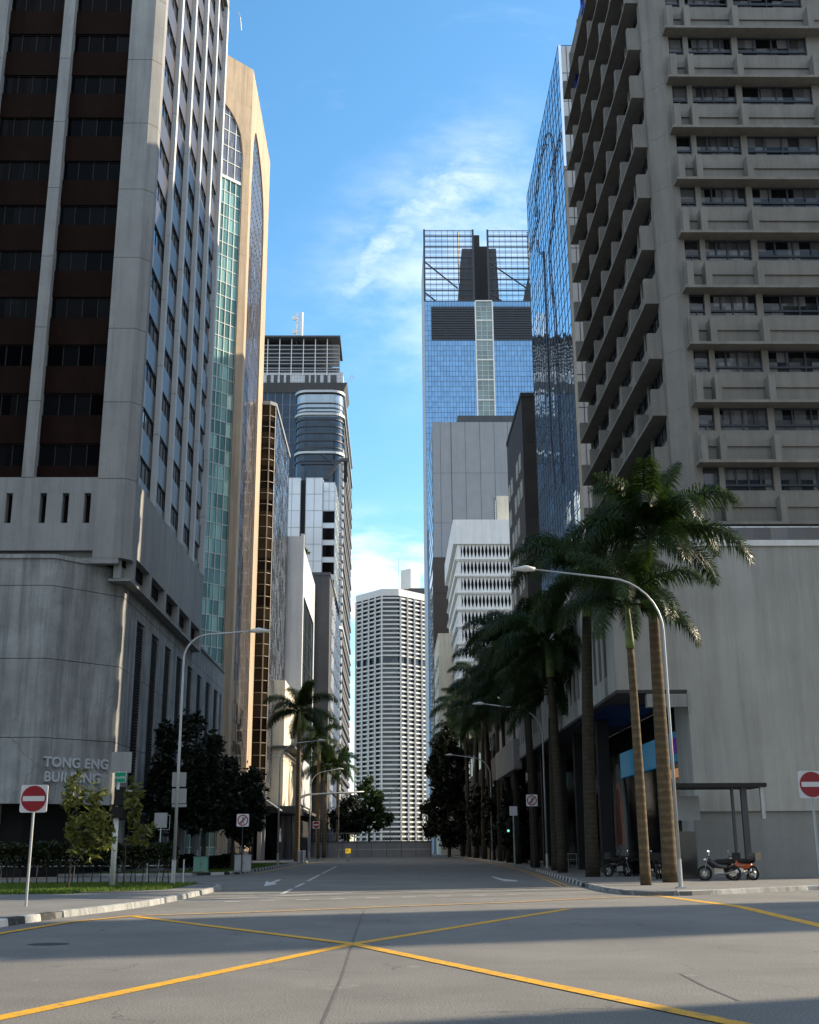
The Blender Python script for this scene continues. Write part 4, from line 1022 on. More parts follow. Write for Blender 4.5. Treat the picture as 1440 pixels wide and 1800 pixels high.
# verges
flat('lawn', [(-60, 41.6), (-14, 42.0), (-10, 43.2), (-8.6, 45.5), (-8.3, 49), (-8.8, 52), (-11, 53.4), (-60, 53.6)], KH_ + .006, M['soil'])
flat('lawn', [(-33, 75.7), (-14.4, 75.9), (-12.2, 76.5), (-11.0, 77.8), (-10.5, 80), (-10.3, 92), (-10.25, 126), (-13.5, 126), (-14.5, 84), (-33, 80)], KH_ + .006, M['soil'])
def blades(name, poly_fn, n, hgt):
    mb = MB(); k = 0
    while k < n:
        p = poly_fn()
        if p is None: continue
        k += 1
        a = rnd.uniform(0, 6.28); w = rnd.uniform(.012, .03); h = hgt * rnd.uniform(.5, 1.3); lx, ly = rnd.gauss(0, .05), rnd.gauss(0, .05)
        dx, dy = math.cos(a) * w, math.sin(a) * w
        mb.add([(p[0] - dx, p[1] - dy, KH_), (p[0] + dx, p[1] + dy, KH_), (p[0] + lx, p[1] + ly, KH_ + h)], [(0, 1, 2)])
    o = mb.build(name, M['grass']); o['kind'] = 'stuff'
def near_v():
    x, y = rnd.uniform(-20, -8.4), rnd.uniform(41.8, 53.2)
    if x > -11 and y < 43.6 + (x + 11) * .8: return None
    if x > -10.5 and rnd.random() < .55: return None
    return x, y
blades('grass', near_v, 26000, .13)
def far_v():
    y = rnd.uniform(76.3, 120); return rnd.uniform(-14.2 if y > 80 else -19, -10.6 if y > 80 else -12), y
blades('grass', far_v, 12000, .10)

# ================================================================== PLANTING
def palm_frond(L, el, curve, seed):
    r = random.Random(seed); mb = MB(); P = []; p = Vector((0, 0, 0)); a = R(el); n = 22
    for i in range(n + 1):
        P.append(p.copy()); t = i / n
        a -= R(curve) / n * (.35 + 1.3 * t)
        p = p + Vector((math.cos(a), 0, math.sin(a))) * L / n
    mb.tube(P, [.05 * (1 - .85 * i / n) + .006 for i in range(n + 1)], 5, 0, cap=False)
    S = 96
    for k in range(S):
        t = .13 + .87 * k / (S - 1); f = t * n; i = min(int(f), n - 1); q = P[i].lerp(P[i + 1], f - i); tg = (P[i + 1] - P[i]).normalized()
        up = Vector((-tg.z, 0, tg.x)); ll = .95 * (math.sin(math.pi * (.12 + .80 * t)) ** .8) * r.uniform(.85, 1.1)
        for s in (-1, 1):
            for pl in ((.55, -.25) if k % 2 else (.2, -.5)):
                e = r.uniform(-.25, .25) + pl
                d = (Vector((0, s, 0)) * math.cos(e) + up * math.sin(e) + tg * r.uniform(.35, .7)).normalized()
                w = tg * (.032 * (1.1 - .5 * t))
                m1 = q + d * ll * .5 + Vector((0, 0, -.05 * ll)); m2 = q + d * ll * .86 + Vector((0, 0, -.42 * ll * r.uniform(.7, 1.3)))
                mb.add([q - w * .5, q + w * .5, m1 + w, m1 - w], [(0, 1, 2, 3)], 0)
                mb.add([m1 - w, m1 + w, m2], [(0, 1, 2)], 0)
    return mb.build('frond', M['frond'], None)
frond_protos = [palm_frond(*a) for a in ((3.3, 84, 35, 1), (4.1, 68, 80, 2), (4.4, 55, 105, 3), (4.5, 40, 115, 4), (4.4, 22, 105, 5), (4.1, 2, 85, 6), (3.8, -18, 60, 7))]
frond_used = set()
def palm(x, y, zs0, zs1, r0, r1, label, group, seed, scale=1.0, nf=17, lean=(0, 0), jm=6, bark=None):
    """zs0 = top of the brown trunk, zs1 = top of the green shaft"""
    T = thing('palm_tree', label, 'palm', (x, y, KH_), group)
    r = random.Random(seed); o = Vector((x, y, KH_))
    def c(z): t = z / zs1; return o + Vector((lean[0] * t * t, lean[1] * t * t, z))
    n = 16; rad = []
    for i in range(n + 1):
        t = i / n; rad.append(r0 * (1.25 - .9 * t if t < .12 else 1.14 - .06 * t + .10 * math.sin(t * 3.0)) * (1 - .26 * t))
    mb = MB(); mb.tube([c(zs0 * i / n) for i in range(n + 1)], rad, 14); mb.build('trunk', bark or M['trunk'], T, smooth=True)
    mb = MB(); mb.tube([c(zs0 - .05), c(zs0 + .3), c(zs0 + (zs1 - zs0) * .5), c(zs1)], [r1 * 1.12, r1 * 1.1, r1 * .85, r1 * .5], 12); mb.build('crownshaft', M['shaft'], T, smooth=True)
    top = c(zs1) - o
    for k in range(nf):
        j = 0 if k == 0 else min(jm, 1 + int((k - 1) / (nf - 1) * jm))
        pr = frond_protos[j]
        f = pr if pr.name not in frond_used else pr.copy()
        if pr.name in frond_used: coll.objects.link(f)
        frond_used.add(pr.name); f.name = 'frond'; 
        if f is pr: frond_used.add(f.name)
        f.parent = T; f.location = top - Vector((0, 0, .25 * (j / 6)))
        s = scale * r.uniform(.88, 1.08); f.scale = (s, s, s)
        f.rotation_euler = (r.uniform(-.25, .25), r.uniform(-.12, .12), k * 2.399963 + r.uniform(-.3, .3))
    return T
RG = 'royal palms along the right kerb'; LG = 'royal palms along the left kerb'
p1, p2 = at(1125, 1573, 42.6), at(1172, 1562, 49.4)
palm(9.85, 47.2, 9.3, 11.3, .18, .16, 'slim sunlit royal palm nearest the corner on the right kerb', RG, 3, .85, 14, lean=(-.1, 0), jm=5)
palm(11.6, 50.6, 11.5, 15.0, .28, .27, 'tallest, thick-trunked sunlit royal palm beside the corner street lamp', RG, 5, 1.15, 18, jm=5)
ords = ['third', 'fourth', 'fifth', 'sixth', 'seventh', 'eighth', 'ninth', 'tenth', 'eleventh', 'twelfth', 'thirteenth', 'fourteenth', 'fifteenth']
row = [(10.0, 60.5, 13.2, 15.8), (9.9, 70.5, 11.4, 13.6), (10.5, 77.0, 9.6, 11.6), (10.4, 88, 14.2, 16.6), (11.2, 95, 12.0, 14.2), (11.1, 107, 16.4, 18.8), (11.4, 117, 13.6, 15.8), (11.5, 128, 18.2, 20.8), (11.6, 140, 15.6, 18), (11.6, 153, 19.6, 22.2), (11.6, 167, 16.4, 18.8), (11.5, 181, 19.8, 22.4), (11.4, 196, 17.4, 19.8)]
for i, (x, y, a, b) in enumerate(row):
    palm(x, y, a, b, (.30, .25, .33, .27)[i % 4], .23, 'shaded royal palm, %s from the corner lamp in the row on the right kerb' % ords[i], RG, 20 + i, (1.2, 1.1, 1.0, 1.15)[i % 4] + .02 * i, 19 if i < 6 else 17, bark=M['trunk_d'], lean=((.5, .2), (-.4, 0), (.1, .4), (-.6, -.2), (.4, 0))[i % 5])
lp = [(-10.9, 138, 14.8, 17.0, 'tall dark royal palm rising before the cream building on the left'), (-10.6, 171, 14.5, 16.8, 'sunlit-trunked royal palm beside the mast arm on the left'), (-10.4, 184, 11.5, 13.6, 'shorter royal palm just behind the sunlit-trunked one on the left'), (-9.4, 206, 13.0, 15.2, 'farthest royal palm of the left row before the navy tower')]
for i, (x, y, a, b, lb) in enumerate(lp): palm(x, y, a, b, .27, .22, lb, LG, 50 + i, 1.25 if i == 0 else 1.1, 15)
def leaf_cloud(mb, c, rx, ry, rz, n, size, r, clumps=26, fill=.55, elong=1.8):
    cs = []
    for _ in range(clumps):
        u, v = r.uniform(-1, 1), r.uniform(0, 6.283); q = math.sqrt(1 - u * u); k = r.uniform(.35, 1.0) ** .6
        cs.append((c[0] + rx * q * math.cos(v) * k, c[1] + ry * q * math.sin(v) * k, c[2] + rz * u * k, r.uniform(.22, .42)))
    for _ in range(n):
        cx, cy, cz, cr = cs[r.randrange(clumps)]
        d = Vector((r.gauss(0, 1), r.gauss(0, 1), r.gauss(0, .8))) * cr * .75
        p = Vector((cx + d.x * rx * fill, cy + d.y * ry * fill, cz + d.z * rz * fill))
        a = Vector((r.gauss(0, 1), r.gauss(0, 1), r.gauss(0, .7) + .25)).normalized(); b = a.cross(Vector((r.gauss(0, 1), r.gauss(0, 1), r.gauss(0, 1)))).normalized()
        s = size * r.uniform(.6, 1.3); a *= s * elong / 2; b *= s / 2
        mb.add([p - a, p + b * .8, p + a, p - b * .8], [(0, 1, 2, 3)])
def tree(x, y, crowns, zt, r0, label, m_, n, size, seed, cat='tree', group=None, name='broadleaf_tree', z0=KH_, elong=1.8, clumps=26):
    T = thing(name, label, cat, (x, y, z0), group); r = random.Random(seed)
    mb = MB(); mb.tube([(x, y, z0), (x + .05, y, z0 + zt * .5), (x, y + .05, z0 + zt)], [r0, r0 * .75, r0 * .5], 8)
    for c in crowns:
        mb.tube([(x, y, z0 + zt * .75), ((x + c[0]) / 2 + r.uniform(-.2, .2), (y + c[1]) / 2, (z0 + zt + c[2]) / 2 - .3), (c[0], c[1], c[2])], [r0 * .55, r0 * .35, r0 * .1], 6)
        for _ in range(5): mb.tube([(c[0], c[1], c[2] - c[5] * .4), (c[0] + r.uniform(-.7, .7) * c[3], c[1] + r.uniform(-.7, .7) * c[4], c[2] + r.uniform(-.1, .8) * c[5])], [r0 * .2, r0 * .05], 4)
    mb.build('trunk', M['bark'], T)
    mb = MB()
    tot = sum(c[3] * c[4] * c[5] for c in crowns)
    for c in crowns: leaf_cloud(mb, c[:3], c[3], c[4], c[5], int(n * c[3] * c[4] * c[5] / tot), size, r, clumps, elong=elong)
    mb.build('crown', m_, T)
    return T
TG = 'dark trees before the brown tower'
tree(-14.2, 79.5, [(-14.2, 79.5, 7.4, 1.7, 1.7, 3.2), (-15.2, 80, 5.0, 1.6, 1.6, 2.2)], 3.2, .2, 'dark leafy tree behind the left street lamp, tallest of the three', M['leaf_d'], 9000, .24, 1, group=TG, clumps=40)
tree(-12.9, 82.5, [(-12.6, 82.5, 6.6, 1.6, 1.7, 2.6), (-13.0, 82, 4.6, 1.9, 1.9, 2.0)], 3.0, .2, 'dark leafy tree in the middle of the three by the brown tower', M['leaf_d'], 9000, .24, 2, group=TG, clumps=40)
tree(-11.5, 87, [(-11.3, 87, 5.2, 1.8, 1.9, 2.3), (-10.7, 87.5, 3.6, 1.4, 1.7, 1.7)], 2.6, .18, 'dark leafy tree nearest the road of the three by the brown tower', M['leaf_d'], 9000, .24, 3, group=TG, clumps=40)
tree(-12.0, 45.2, [(-11.6, 45.2, 2.8, 1.05, .9, 1.3), (-11.2, 45.1, 2.1, .9, .8, .9), (-11.9, 45.1, 3.7, .5, .45, .8)], 1.6, .045, 'young yellow-green tree in sun in front of the wall lettering', M['leaf_y'], 1300, .14, 4, 'young tree', name='young_tree', elong=2.2)
tree(-10.35, 46.9, [(-10.2, 46.9, 3.3, .42, .4, .9), (-9.8, 47, 2.2, .5, .4, .5)], 2.0, .03, 'thin sapling right of the traffic light post', M['leaf_y'], 420, .15, 5, 'young tree', name='young_tree', elong=2.2)
tree(-4.2, 214, [(-4.2, 214, 9.4, 2.5, 2.6, 3.9), (-2.2, 214, 6.6, 2.1, 2.6, 2.4), (-5.6, 214, 6.0, 1.5, 2, 2.0)], 5, .3, 'rounded green street tree in front of the white apartment tower', M['leaf_g'], 5200, .40, 6, clumps=30)
tree(-7.6, 208, [(-7.6, 208, 6.6, 2.8, 3, 3.6)], 4, .3, 'dark green street tree below the navy tower at the road end', M['leaf_d'], 6000, .42, 7, clumps=34)
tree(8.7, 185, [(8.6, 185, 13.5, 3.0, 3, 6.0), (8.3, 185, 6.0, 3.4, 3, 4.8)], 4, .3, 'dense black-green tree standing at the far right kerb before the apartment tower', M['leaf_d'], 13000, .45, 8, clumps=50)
for i, (y, h_, lb) in enumerate(((112, 6.5, 'added dark tree nearest the junction, filling the shade among the right-hand palm trunks'), (134, 8, 'added dark tree midway, filling the shade among the right-hand palm trunks'), (160, 9.5, 'added dark tree farthest off, filling the shade among the right-hand palm trunks'))):
    tree(12.4, y, [(12.0, y, h_ * .62, 1.9, 3.4, h_ * .45)], h_ * .3, .16, lb, M['leaf_d'], 5200, .36, 60 + i, group='added dark trees among the right-hand palms', clumps=30)  # dark crowns added to deepen the gloom between the trunks
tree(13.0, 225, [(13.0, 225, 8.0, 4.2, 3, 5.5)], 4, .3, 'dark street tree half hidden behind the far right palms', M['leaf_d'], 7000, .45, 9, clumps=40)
tree(-17.0, 186, [(-15.6, 186, 48.6, 1.6, 2, 1.5)], .5, .1, 'small roof garden tree on top of the pale slab building', M['leaf_g'], 900, .5, 10, 'roof tree', name='roof_tree', z0=47.5)
# hedge: one thing, its bare stems showing below
def hedge(x0, x1, y, d, z0, z1, n, label, stems=True, m_=None, size=.1, seed=1):
    T = thing('hedge', label, 'hedge', ((x0 + x1) / 2, y, KH_)); r = random.Random(seed)
    mb = MB()
    for _ in range(n):
        x = r.uniform(x0, x1); t = r.random()
        top = z1 + .16 * noise.noise((x * .8, y, 0)) + .08 * noise.noise((x * 3, y, 3))
        zz = z0 + (top - z0) * (r.random() ** .7); yy = y + d * (r.random() - .5) * (1 if r.random() < .5 else 1.15)
        if zz < z0 + .35 and r.random() < .5: continue
        a = Vector((r.gauss(0, 1), r.gauss(0, 1), r.gauss(0, .8))).normalized(); b = a.cross(Vector((r.gauss(0, 1), r.gauss(0, 1), r.gauss(0, 1)))).normalized(); s = size * r.uniform(.6, 1.3)
        p = Vector((x, yy, zz)); a *= s * .8; b *= s * .45
        mb.add([p - a, p + b, p + a, p - b], [(0, 1, 2, 3)])
    mb.build('foliage', m_ or M['leaf_h'], T)
    mb = MB()
    x = x0
    while x < x1:
        mb.tube([(x, y + r.uniform(-.2, .2), KH_), (x + r.uniform(-.15, .15), y, z0 + .3), (x + r.uniform(-.3, .3), y, z1 - .3)], [.025, .02, .008], 5); x += r.uniform(.18, .45)
    mb.build('stems', M['bark'], T)
hedge(-26, -9.3, 52.4, .9, .85, 1.85, 15000, 'clipped hedge with bare stems along the left grass verge', size=.12)
hedge(-16.5, -10.9, 88.5, 1.0, .2, 1.15, 6000, 'low dark hedge behind the utility cabinets on the left verge', size=.14, seed=4, m_=M['leaf_d'])
hedge(11.6, 13.2, 62, 1.0, .2, .9, 1500, 'low shrubs at the foot of the third palm on the right', size=.14, seed=6, m_=M['leaf_d'])
hedge(11.8, 13.0, 90, 1.2, .2, .8, 1200, 'low dark planting under the shaded palms on the right', size=.16, seed=7, m_=M['leaf_d'])

# ================================================================== STREET FURNITURE
def lamp(x, y, h, arm, label, rise=.4, r=.09, curve=1.6, dirx=1, group='street lamps'):
    T = thing('street_lamp', label, 'street lamp', (x, y, KH_), group)
    P = [(x, y, KH_), (x, y, h * .5), (x, y, h - curve)]; RR = [r, r * .8, r * .62]
    for i in range(1, 9):
        a = R(90 * i / 8) * .96; P.append((x + dirx * curve * (1 - math.cos(a)), y, h - curve + curve * math.sin(a))); RR.append(r * .6)
    P.append((x + dirx * arm, y, h + rise)); RR.append(r * .45)
    mb = MB(); mb.tube(P, RR, 10); mb.build('pole', M['steel'], T, smooth=True)
    mb = MB(); mb.tube([(x + dirx * (arm - .1), y, h + rise), (x + dirx * (arm + .25), y, h + rise + .03), (x + dirx * (arm + .75), y, h + rise)], [.07, .13, .05], 8); mb.build('lamp_head', M['pole_w'], T, smooth=True)
    mb = MB(); mb.wbox(x - .16, x + .16, y - .16, y + .16, KH_, KH_ + .05); mb.tube([(x, y, KH_), (x, y, KH_ + 1.0)], r * 1.25, 10); mb.build('base', M['steel'], T)
    return T
lamp(10.3, 43.4, 11.5, 4.9, 'tall curved street lamp in sun beside the thick palm at the right corner', rise=.35, curve=2.1, dirx=-1, r=.066)
lL = lamp(-9.2, 51.2, 10.75, 3.0, 'tall curved street lamp with sign plates on the left pavement', rise=.15, curve=1.1, r=.075)
lamp(10.75, 84, 11.2, 4.2, 'curved street lamp in shade among the right-hand palms', rise=.3, curve=2.0, dirx=-1)
lamp(10.9, 132, 11.2, 4.2, 'small far street lamp reaching out from the right-hand palms', rise=.3, curve=2.0, dirx=-1)
lamp(-10.6, 112, 11.2, 3.6, 'slim street lamp before the cream building on the left', rise=.2, curve=1.8)
lamp(-10.4, 152, 11.0, 3.4, 'slim street lamp beside the dark palm on the left', rise=.3, curve=1.9)
lamp(-8.4, 188, 9.8, 3.2, 'far street lamp left of the road end in front of dark trees', rise=.3, curve=1.9)
lamp(-.4, 214, 12, 2.6, 'far street lamp in front of the apartment tower', rise=.3, curve=1.9)
def post(mb, x, y, z0, z1, r=.035): mb.tube([(x, y, z0), (x, y, z1)], r, 8)
def plate(mb, x, y, z, w, h, d=.03, mi=0, r=.06):
    pts = []
    for cx, cz, a0 in ((w / 2 - r, h / 2 - r, 0), (-w / 2 + r, h / 2 - r, 90), (-w / 2 + r, -h / 2 + r, 180), (w / 2 - r, -h / 2 + r, 270)):
        for i in range(5): a = R(a0 + 22.5 * i); pts.append((cx + r * math.cos(a), z + cz + r * math.sin(a)))
    mb.frame((x, y), (1, 0)); mb.fprism(pts, 0, d, mi)
def no_entry(x, y, zc, w, label, zb=KH_, group='no entry signs'):
    T = thing('no_entry_sign', label, 'traffic sign', (x, y, zb), group)
    mb = MB(); post(mb, x, y + .04, zb, zc + .1); mb.build('post', M['steel'], T)
    mb = MB(); plate(mb, x, y, zc, w, w); mb.build('plate', M['sign_w'], T)
    mb = MB(); mb.frame((x, y - .032), (1, 0)); mb.disc((0, zc), w * .465, 0, .008, 36); mb.build('red_disc', M['sign_r'], T)
    mb = MB(); mb.frame((x, y - .042), (1, 0)); mb.box(-w * .40, w * .40, 0, .005, zc - w * .09, zc + w * .09); mb.build('white_bar', M['sign_w'], T)
p = gr(42, 1597, KH_); q = at(60, 1404, 33.0)
no_entry(q.x, 33.0, q.z, .74, 'no entry sign on a thin post on the left kerb')
q = at(1427, 1379, 33.0); no_entry(q.x, 33.0, q.z, .74, 'no entry sign at the right edge in front of the rendered wall', zb=0)
q = at(556, 1450, 146); no_entry(q.x, 146, q.z, .85, 'small far no entry sign beside the left palms')
def no_walk(x, y, zc, w, label):
    T = thing('no_pedestrians_sign', label, 'traffic sign', (x, y, KH_), 'no pedestrians signs')
    mb = MB(); post(mb, x, y + .04, KH_, zc, .04); mb.build('post', M['dark'], T)
    mb = MB(); plate(mb, x, y, zc, w, w); mb.build('plate', M['sign_w'], T)
    mb = MB(); mb.frame((x, y - .032), (1, 0)); k = 30
    for i in range(k):
        a, b = 2 * math.pi * i / k, 2 * math.pi * (i + 1) / k; ro, ri = w * .44, w * .35
        mb.fprism([(ro * math.cos(a), zc + ro * math.sin(a)), (ro * math.cos(b), zc + ro * math.sin(b)), (ri * math.cos(b), zc + ri * math.sin(b)), (ri * math.cos(a), zc + ri * math.sin(a))], 0, .008)
    s = w * .3; t = w * .035; mb.fprism([(-s - t, zc - s + t), (-s + t, zc - s - t), (s + t, zc + s - t), (s - t, zc + s + t)], .0085, .012)
    mb.build('red_ring', M['sign_r'], T)
    mb = MB(); mb.frame((x, y - .031), (1, 0)); mb.disc((0, zc + w * .21), w * .06, 0, .004, 12)
    mb.fprism([(-w * .05, zc - w * .05), (w * .05, zc - w * .05), (w * .06, zc + w * .14), (-w * .05, zc + w * .14)], 0, .004)
    for s in (-1, 1): mb.fprism([(s * w * .02, zc - w * .04), (s * w * .16, zc - w * .28), (s * w * .10, zc - w * .29), (-s * w * .03, zc - w * .06)], 0, .004)
    mb.fprism([(w * .03, zc + w * .12), (w * .17, zc - w * .02), (w * .13, zc - w * .05), (w * .0, zc + w * .06)], 0, .004)
    mb.build('walking_figure', M['dark'], T)
q = at(427, 1442, 76.6); no_walk(q.x, 76.6, q.z, .78, 'no pedestrians sign on a dark post on the left verge')
q = at(935, 1407, 76); no_walk(q.x, 76, q.z, .72, 'no pedestrians sign in deep shade under the right podium')
# sign plates carried by the left lamp
for py, hh, w_ in ((1370, .60, .60), (1399, .62, .62), (1416, .12, .62)):
    q = at(314, py, 51.15); mb = MB(); mb.frame((q.x, 51.28), (1, 0)); mb.box(-w_ / 2, w_ / 2, -.03, 0, q.z - hh / 2, q.z + hh / 2)
    o = mb.build('sign_plate', M['sign_bk'], None)
    tag(o, {1370: 'upper square grey sign back on the left street lamp', 1399: 'lower square grey sign back on the left street lamp', 1416: 'narrow grey strip sign under the two squares on the left lamp'}[py], 'sign plate')
# traffic light on the left corner
q = at(203, 1562, 48.2); tx, ty = at(212, 1400, 48).x - .12, 48.0
T = thing('traffic_light', 'pale traffic light post with black heads seen from behind on the left verge', 'traffic light', (tx, ty, KH_))
mb = MB(); mb.tube([(tx, ty, KH_), (tx, ty, 2.8)], .11, 12); mb.tube([(tx, ty, 2.8), (tx, ty, 4.6)], .06, 10); mb.build('post', M['pole_w'], T, smooth=True)
def head(px, py, hgt, w, d):
    q = at(px, py, ty); mb = MB(); mb.wbox(q.x - w / 2, q.x + w / 2, ty - .2, ty - .2 + d, q.z - hgt / 2, q.z + hgt / 2)
    mb.wbox(q.x - w / 2 - .1, q.x + w / 2 + .1, ty - .2 + d, ty - .17 + d, q.z - hgt / 2 - .1, q.z + hgt / 2 + .1)
    for i in range(3):
        z = q.z + (i - 1) * hgt / 3; mb.tube([(q.x, ty - .17 + d, z), (q.x, ty + .05 + d, z)], .11, 10)
    mb.build('signal_head', M['rubber'], T)
head(213, 1402, .62, .36, .22); head(207, 1428, .42, .40, .2)
q = at(226, 1394, 48); mb = MB(); mb.wbox(q.x - .1, q.x + .12, ty - .1, ty + .25, q.z - .06, q.z + .14); mb.build('bracket', M['pole_w'], T)
q = at(213, 1340, 48); mb = MB(); mb.wbox(q.x - .41, q.x + .41, ty + .03, ty + .06, q.z - .41, q.z + .41); mb.wbox(q.x - .03, q.x + .03, ty + .0, ty + .03, q.z - .6, q.z + .41)
tag(mb.build('sign_plate', M['sign_bk'], None), 'large square grey sign back on top of the traffic light post', 'sign plate')
q = at(212, 1367, 47.9); su = Vector((1, -.25)).normalized(); 
T = thing('street_name_sign', 'small green street name sign on the traffic light post', 'street sign', (q.x, 47.9, q.z))
mb = MB(); mb.frame((q.x - .24, 47.9), (su.x, su.y)); mb.box(0, .5, -.03, 0, q.z - .20, q.z + .22); mb.build('border', M['sign_w'], T)
mb = MB(); mb.frame((q.x - .24, 47.9), (su.x, su.y)); mb.box(.02, .48, .001, .006, q.z - .18, q.z + .20); mb.build('panel', M['sign_g'], T)
tm, w = text_mb('Cecil St', .135, .006, Vector((q.x - .24, 47.9, 0)) + Vector((su.x, su.y, 0)) * .03 + Vector((su.y, -su.x, 0)) * .007, su, q.z - .04, bold=.003)
tm.build('lettering', M['sign_w'], T)
q = at(283, 1442, 60); T = thing('sign_board', 'blank grey sign back with a tube frame on the left behind the lamp', 'sign board', (q.x, 60, 0))
mb = MB(); mb.wbox(q.x - .33, q.x + .3, 60, 60.03, q.z - .36, q.z + .36); mb.build('plate', M['sign_bk'], T)
mb = MB(); post(mb, q.x + .0, 60.08, 0, q.z + .3, .03); mb.tube([(q.x - .15, 60.1, q.z - .45), (q.x + .42, 60.1, q.z - .45), (q.x + .42, 60.1, q.z + .25), (q.x + .3, 60.1, q.z + .25)], .02, 6); mb.build('post', M['steel'], T)
# cabinets
def cabinet(px, py, Y, w, h, m_, label):
    q = at(px, py, Y); T = thing('utility_cabinet', label, 'utility cabinet', (q.x, Y, KH_))
    z = KH_ + .1
    mb = MB(); mb.wbox(q.x - w / 2, q.x + w / 2, Y, Y + .45, z, z + h); mb.build('body', m_, T)
    mb = MB(); mb.wbox(q.x - w / 2 - .03, q.x + w / 2 + .03, Y - .03, Y + .48, z + h, z + h + .05); mb.build('lid', m_, T)
    mb = MB(); mb.wbox(q.x - .008, q.x + .008, Y - .006, Y + .01, z + .04, z + h - .04); mb.wbox(q.x + .05, q.x + .08, Y - .03, Y, z + h * .45, z + h * .6); mb.build('door_seam', M['dark'], T)
    mb = MB(); mb.wbox(q.x - w / 2 - .04, q.x + w / 2 + .04, Y - .04, Y + .5, KH_, z); mb.build('plinth', M['conc'], T)
cabinet(353, 1508, 78.2, .92, .82, M['gcab'], 'pale green utility cabinet on the left verge')
cabinet(427, 1506, 78.6, 1.05, .92, M['wcab'], 'pale grey utility cabinet behind the no pedestrians sign')
# bollards
for px, lb in ((526, 'left of the two short steel bollards at the left kerb end'), (534, 'right of the two short steel bollards at the left kerb end')):
    q = at(px, 1508, 128); mb = MB(); mb.tube([(q.x, 128, KH_), (q.x, 128, 1.3), (q.x, 128, 1.36)], [.22, .22, .12], 14)
    tag(mb.build('bollard', M['alu'], None), lb, 'bollard', 'bollards at the left kerb end')
# mast arm
T = thing('traffic_gantry', 'steel mast arm reaching over the left lanes in front of the palms', 'mast arm', (-14, 170, KH_))
a, b, d_, e = at(514, 1500, 170), at(514, 1430, 170), at(540, 1397, 170), at(640, 1392, 170)
mb = MB(); mb.tube([(a.x, 170, KH_), b, at(518, 1412, 170), at(528, 1402, 170), d_, e], [.28, .22, .2, .18, .16, .1], 10); mb.build('arm', M['steel'], T, smooth=True)
mb = MB(); q = at(514, 1415, 170); mb.wbox(q.x - .5, q.x + .1, 169.6, 170.0, q.z - .2, q.z + .5); mb.wbox(q.x - .4, q.x - .1, 169.6, 169.9, q.z + 1.2, q.z + 2.0); mb.build('camera_box', M['pole_w'], T)
# hoarding closing the road, with yellow sign
T = thing('hoarding', 'long low grey hoarding with a pale stripe across the far end of the road', 'hoarding', (0, 197, 0))
mb = MB(); mb.wbox(-13.2, 6.4, 197, 197.2, .1, 2.5); mb.build('panel', M['hoard'], T)
mb = MB(); mb.wbox(-9.2, 6.38, 196.96, 197.0, 1.25, 1.42); mb.build('stripe', M['wcab'], T)
for i in range(9): MB().wbox(-13 + i * 2.4, -12.93 + i * 2.4, 196.955, 197.0, .12, 2.48).build('joint_trim', M['dark'], T)
mb = MB(); mb.wbox(-13.2, 6.4, 196.9, 197.25, 2.5, 2.62); mb.build('cap_rail', M['dark'], T)
mb = MB()
for i in range(44): mb.wbox(-13.0 + i * .45, -12.94 + i * .45, 198, 198.06, 2.4, 4.0)
mb.wbox(-13.1, 6.3, 198, 198.05, 3.85, 3.95)
T2 = tag(mb.build('railing', M['plinth'], None), 'thin upright railing behind the far grey hoarding', 'railing')
q = at(612, 1501, 150); T = thing('warning_sign', 'small bright yellow warning sign on a grey stand near the road end', 'road sign', (q.x, 150, 0))
mb = MB(); mb.frame((q.x, 150), (1, 0)); mb.box(-.32, .32, -.05, 0, .95, 1.5); mb.build('panel', M['amber'], T)
mb = MB(); mb.frame((q.x, 149.99), (1, 0)); mb.box(-.2, .1, .0, .02, 1.28, 1.36); mb.box(-.2, -.1, 0, .02, 1.1, 1.28); mb.box(.05, .2, 0, .02, 1.05, 1.12); mb.build('symbol', M['dark'], T)
mb = MB(); mb.wbox(q.x - .25, q.x + .25, 150.06, 150.3, 0, .95); mb.build('stand', M['sign_bk'], T)
# pedestrian signal at right
q = at(903, 1445, 92); T = thing('traffic_light', 'small dark traffic light with a pale plate in shade under the right podium', 'traffic light', (q.x, 92, KH_))
mb = MB(); post(mb, q.x, 92, KH_, 4.4, .07); mb.build('post', M['steel'], T)
mb = MB(); mb.wbox(q.x - .3, q.x + .3, 91.9, 91.95, 3.9, 4.6); mb.build('plate', M['sign_w'], T)
for dx in (-.45, .25): mb = MB(); mb.wbox(q.x + dx - .15, q.x + dx + .15, 91.7, 91.95, 2.6, 3.5); mb.build('signal_head', M['rubber'], T)
mb = MB(); mb.frame((q.x - .45, 91.69), (1, 0)); mb.disc((0, 2.78), .09, 0, .02, 12); mb.build('green_light', mat('green_lens', (.1, .6, .4), .4, emit=(.2, .9, .6), estr=.8), T)
# railings at right
def rail(x0, x1, y, label):
    mb = MB()
    for z in (.55, .95): mb.tube([(x0, y, KH_ + z), (x1, y, KH_ + z)], .03, 6)
    x = x0
    while x <= x1 + .01: mb.tube([(x, y, KH_), (x, y, KH_ + 1.0)], .03, 6); x += .6
    tag(mb.build('railing', M['steel'], None), label, 'railing')
rail(11.6, 14.4, 88, 'short steel railing in shade under the right podium')
mb = MB(); 
for z in (.75, 1.0): mb.tube([(-22, 53.6, KH_ + z), (-9.6, 53.6, KH_ + z)], .03, 6)
x = -22
while x < -9: mb.tube([(x, 53.6, KH_), (x, 53.6, KH_ + 1.02)], .03, 6); x += 1.6
tag(mb.build('railing', M['pole_w'], None), 'white tube railing behind the left hedge', 'railing')
mb = MB()
for z in (.5, 1.0): mb.tube([(-16.2, 92, KH_ + z), (-11.2, 92, KH_ + z)], .035, 6)
x = -16.2
while x < -11: mb.tube([(x, 92, KH_), (x, 92, KH_ + 1.4)], .04, 6); x += .7
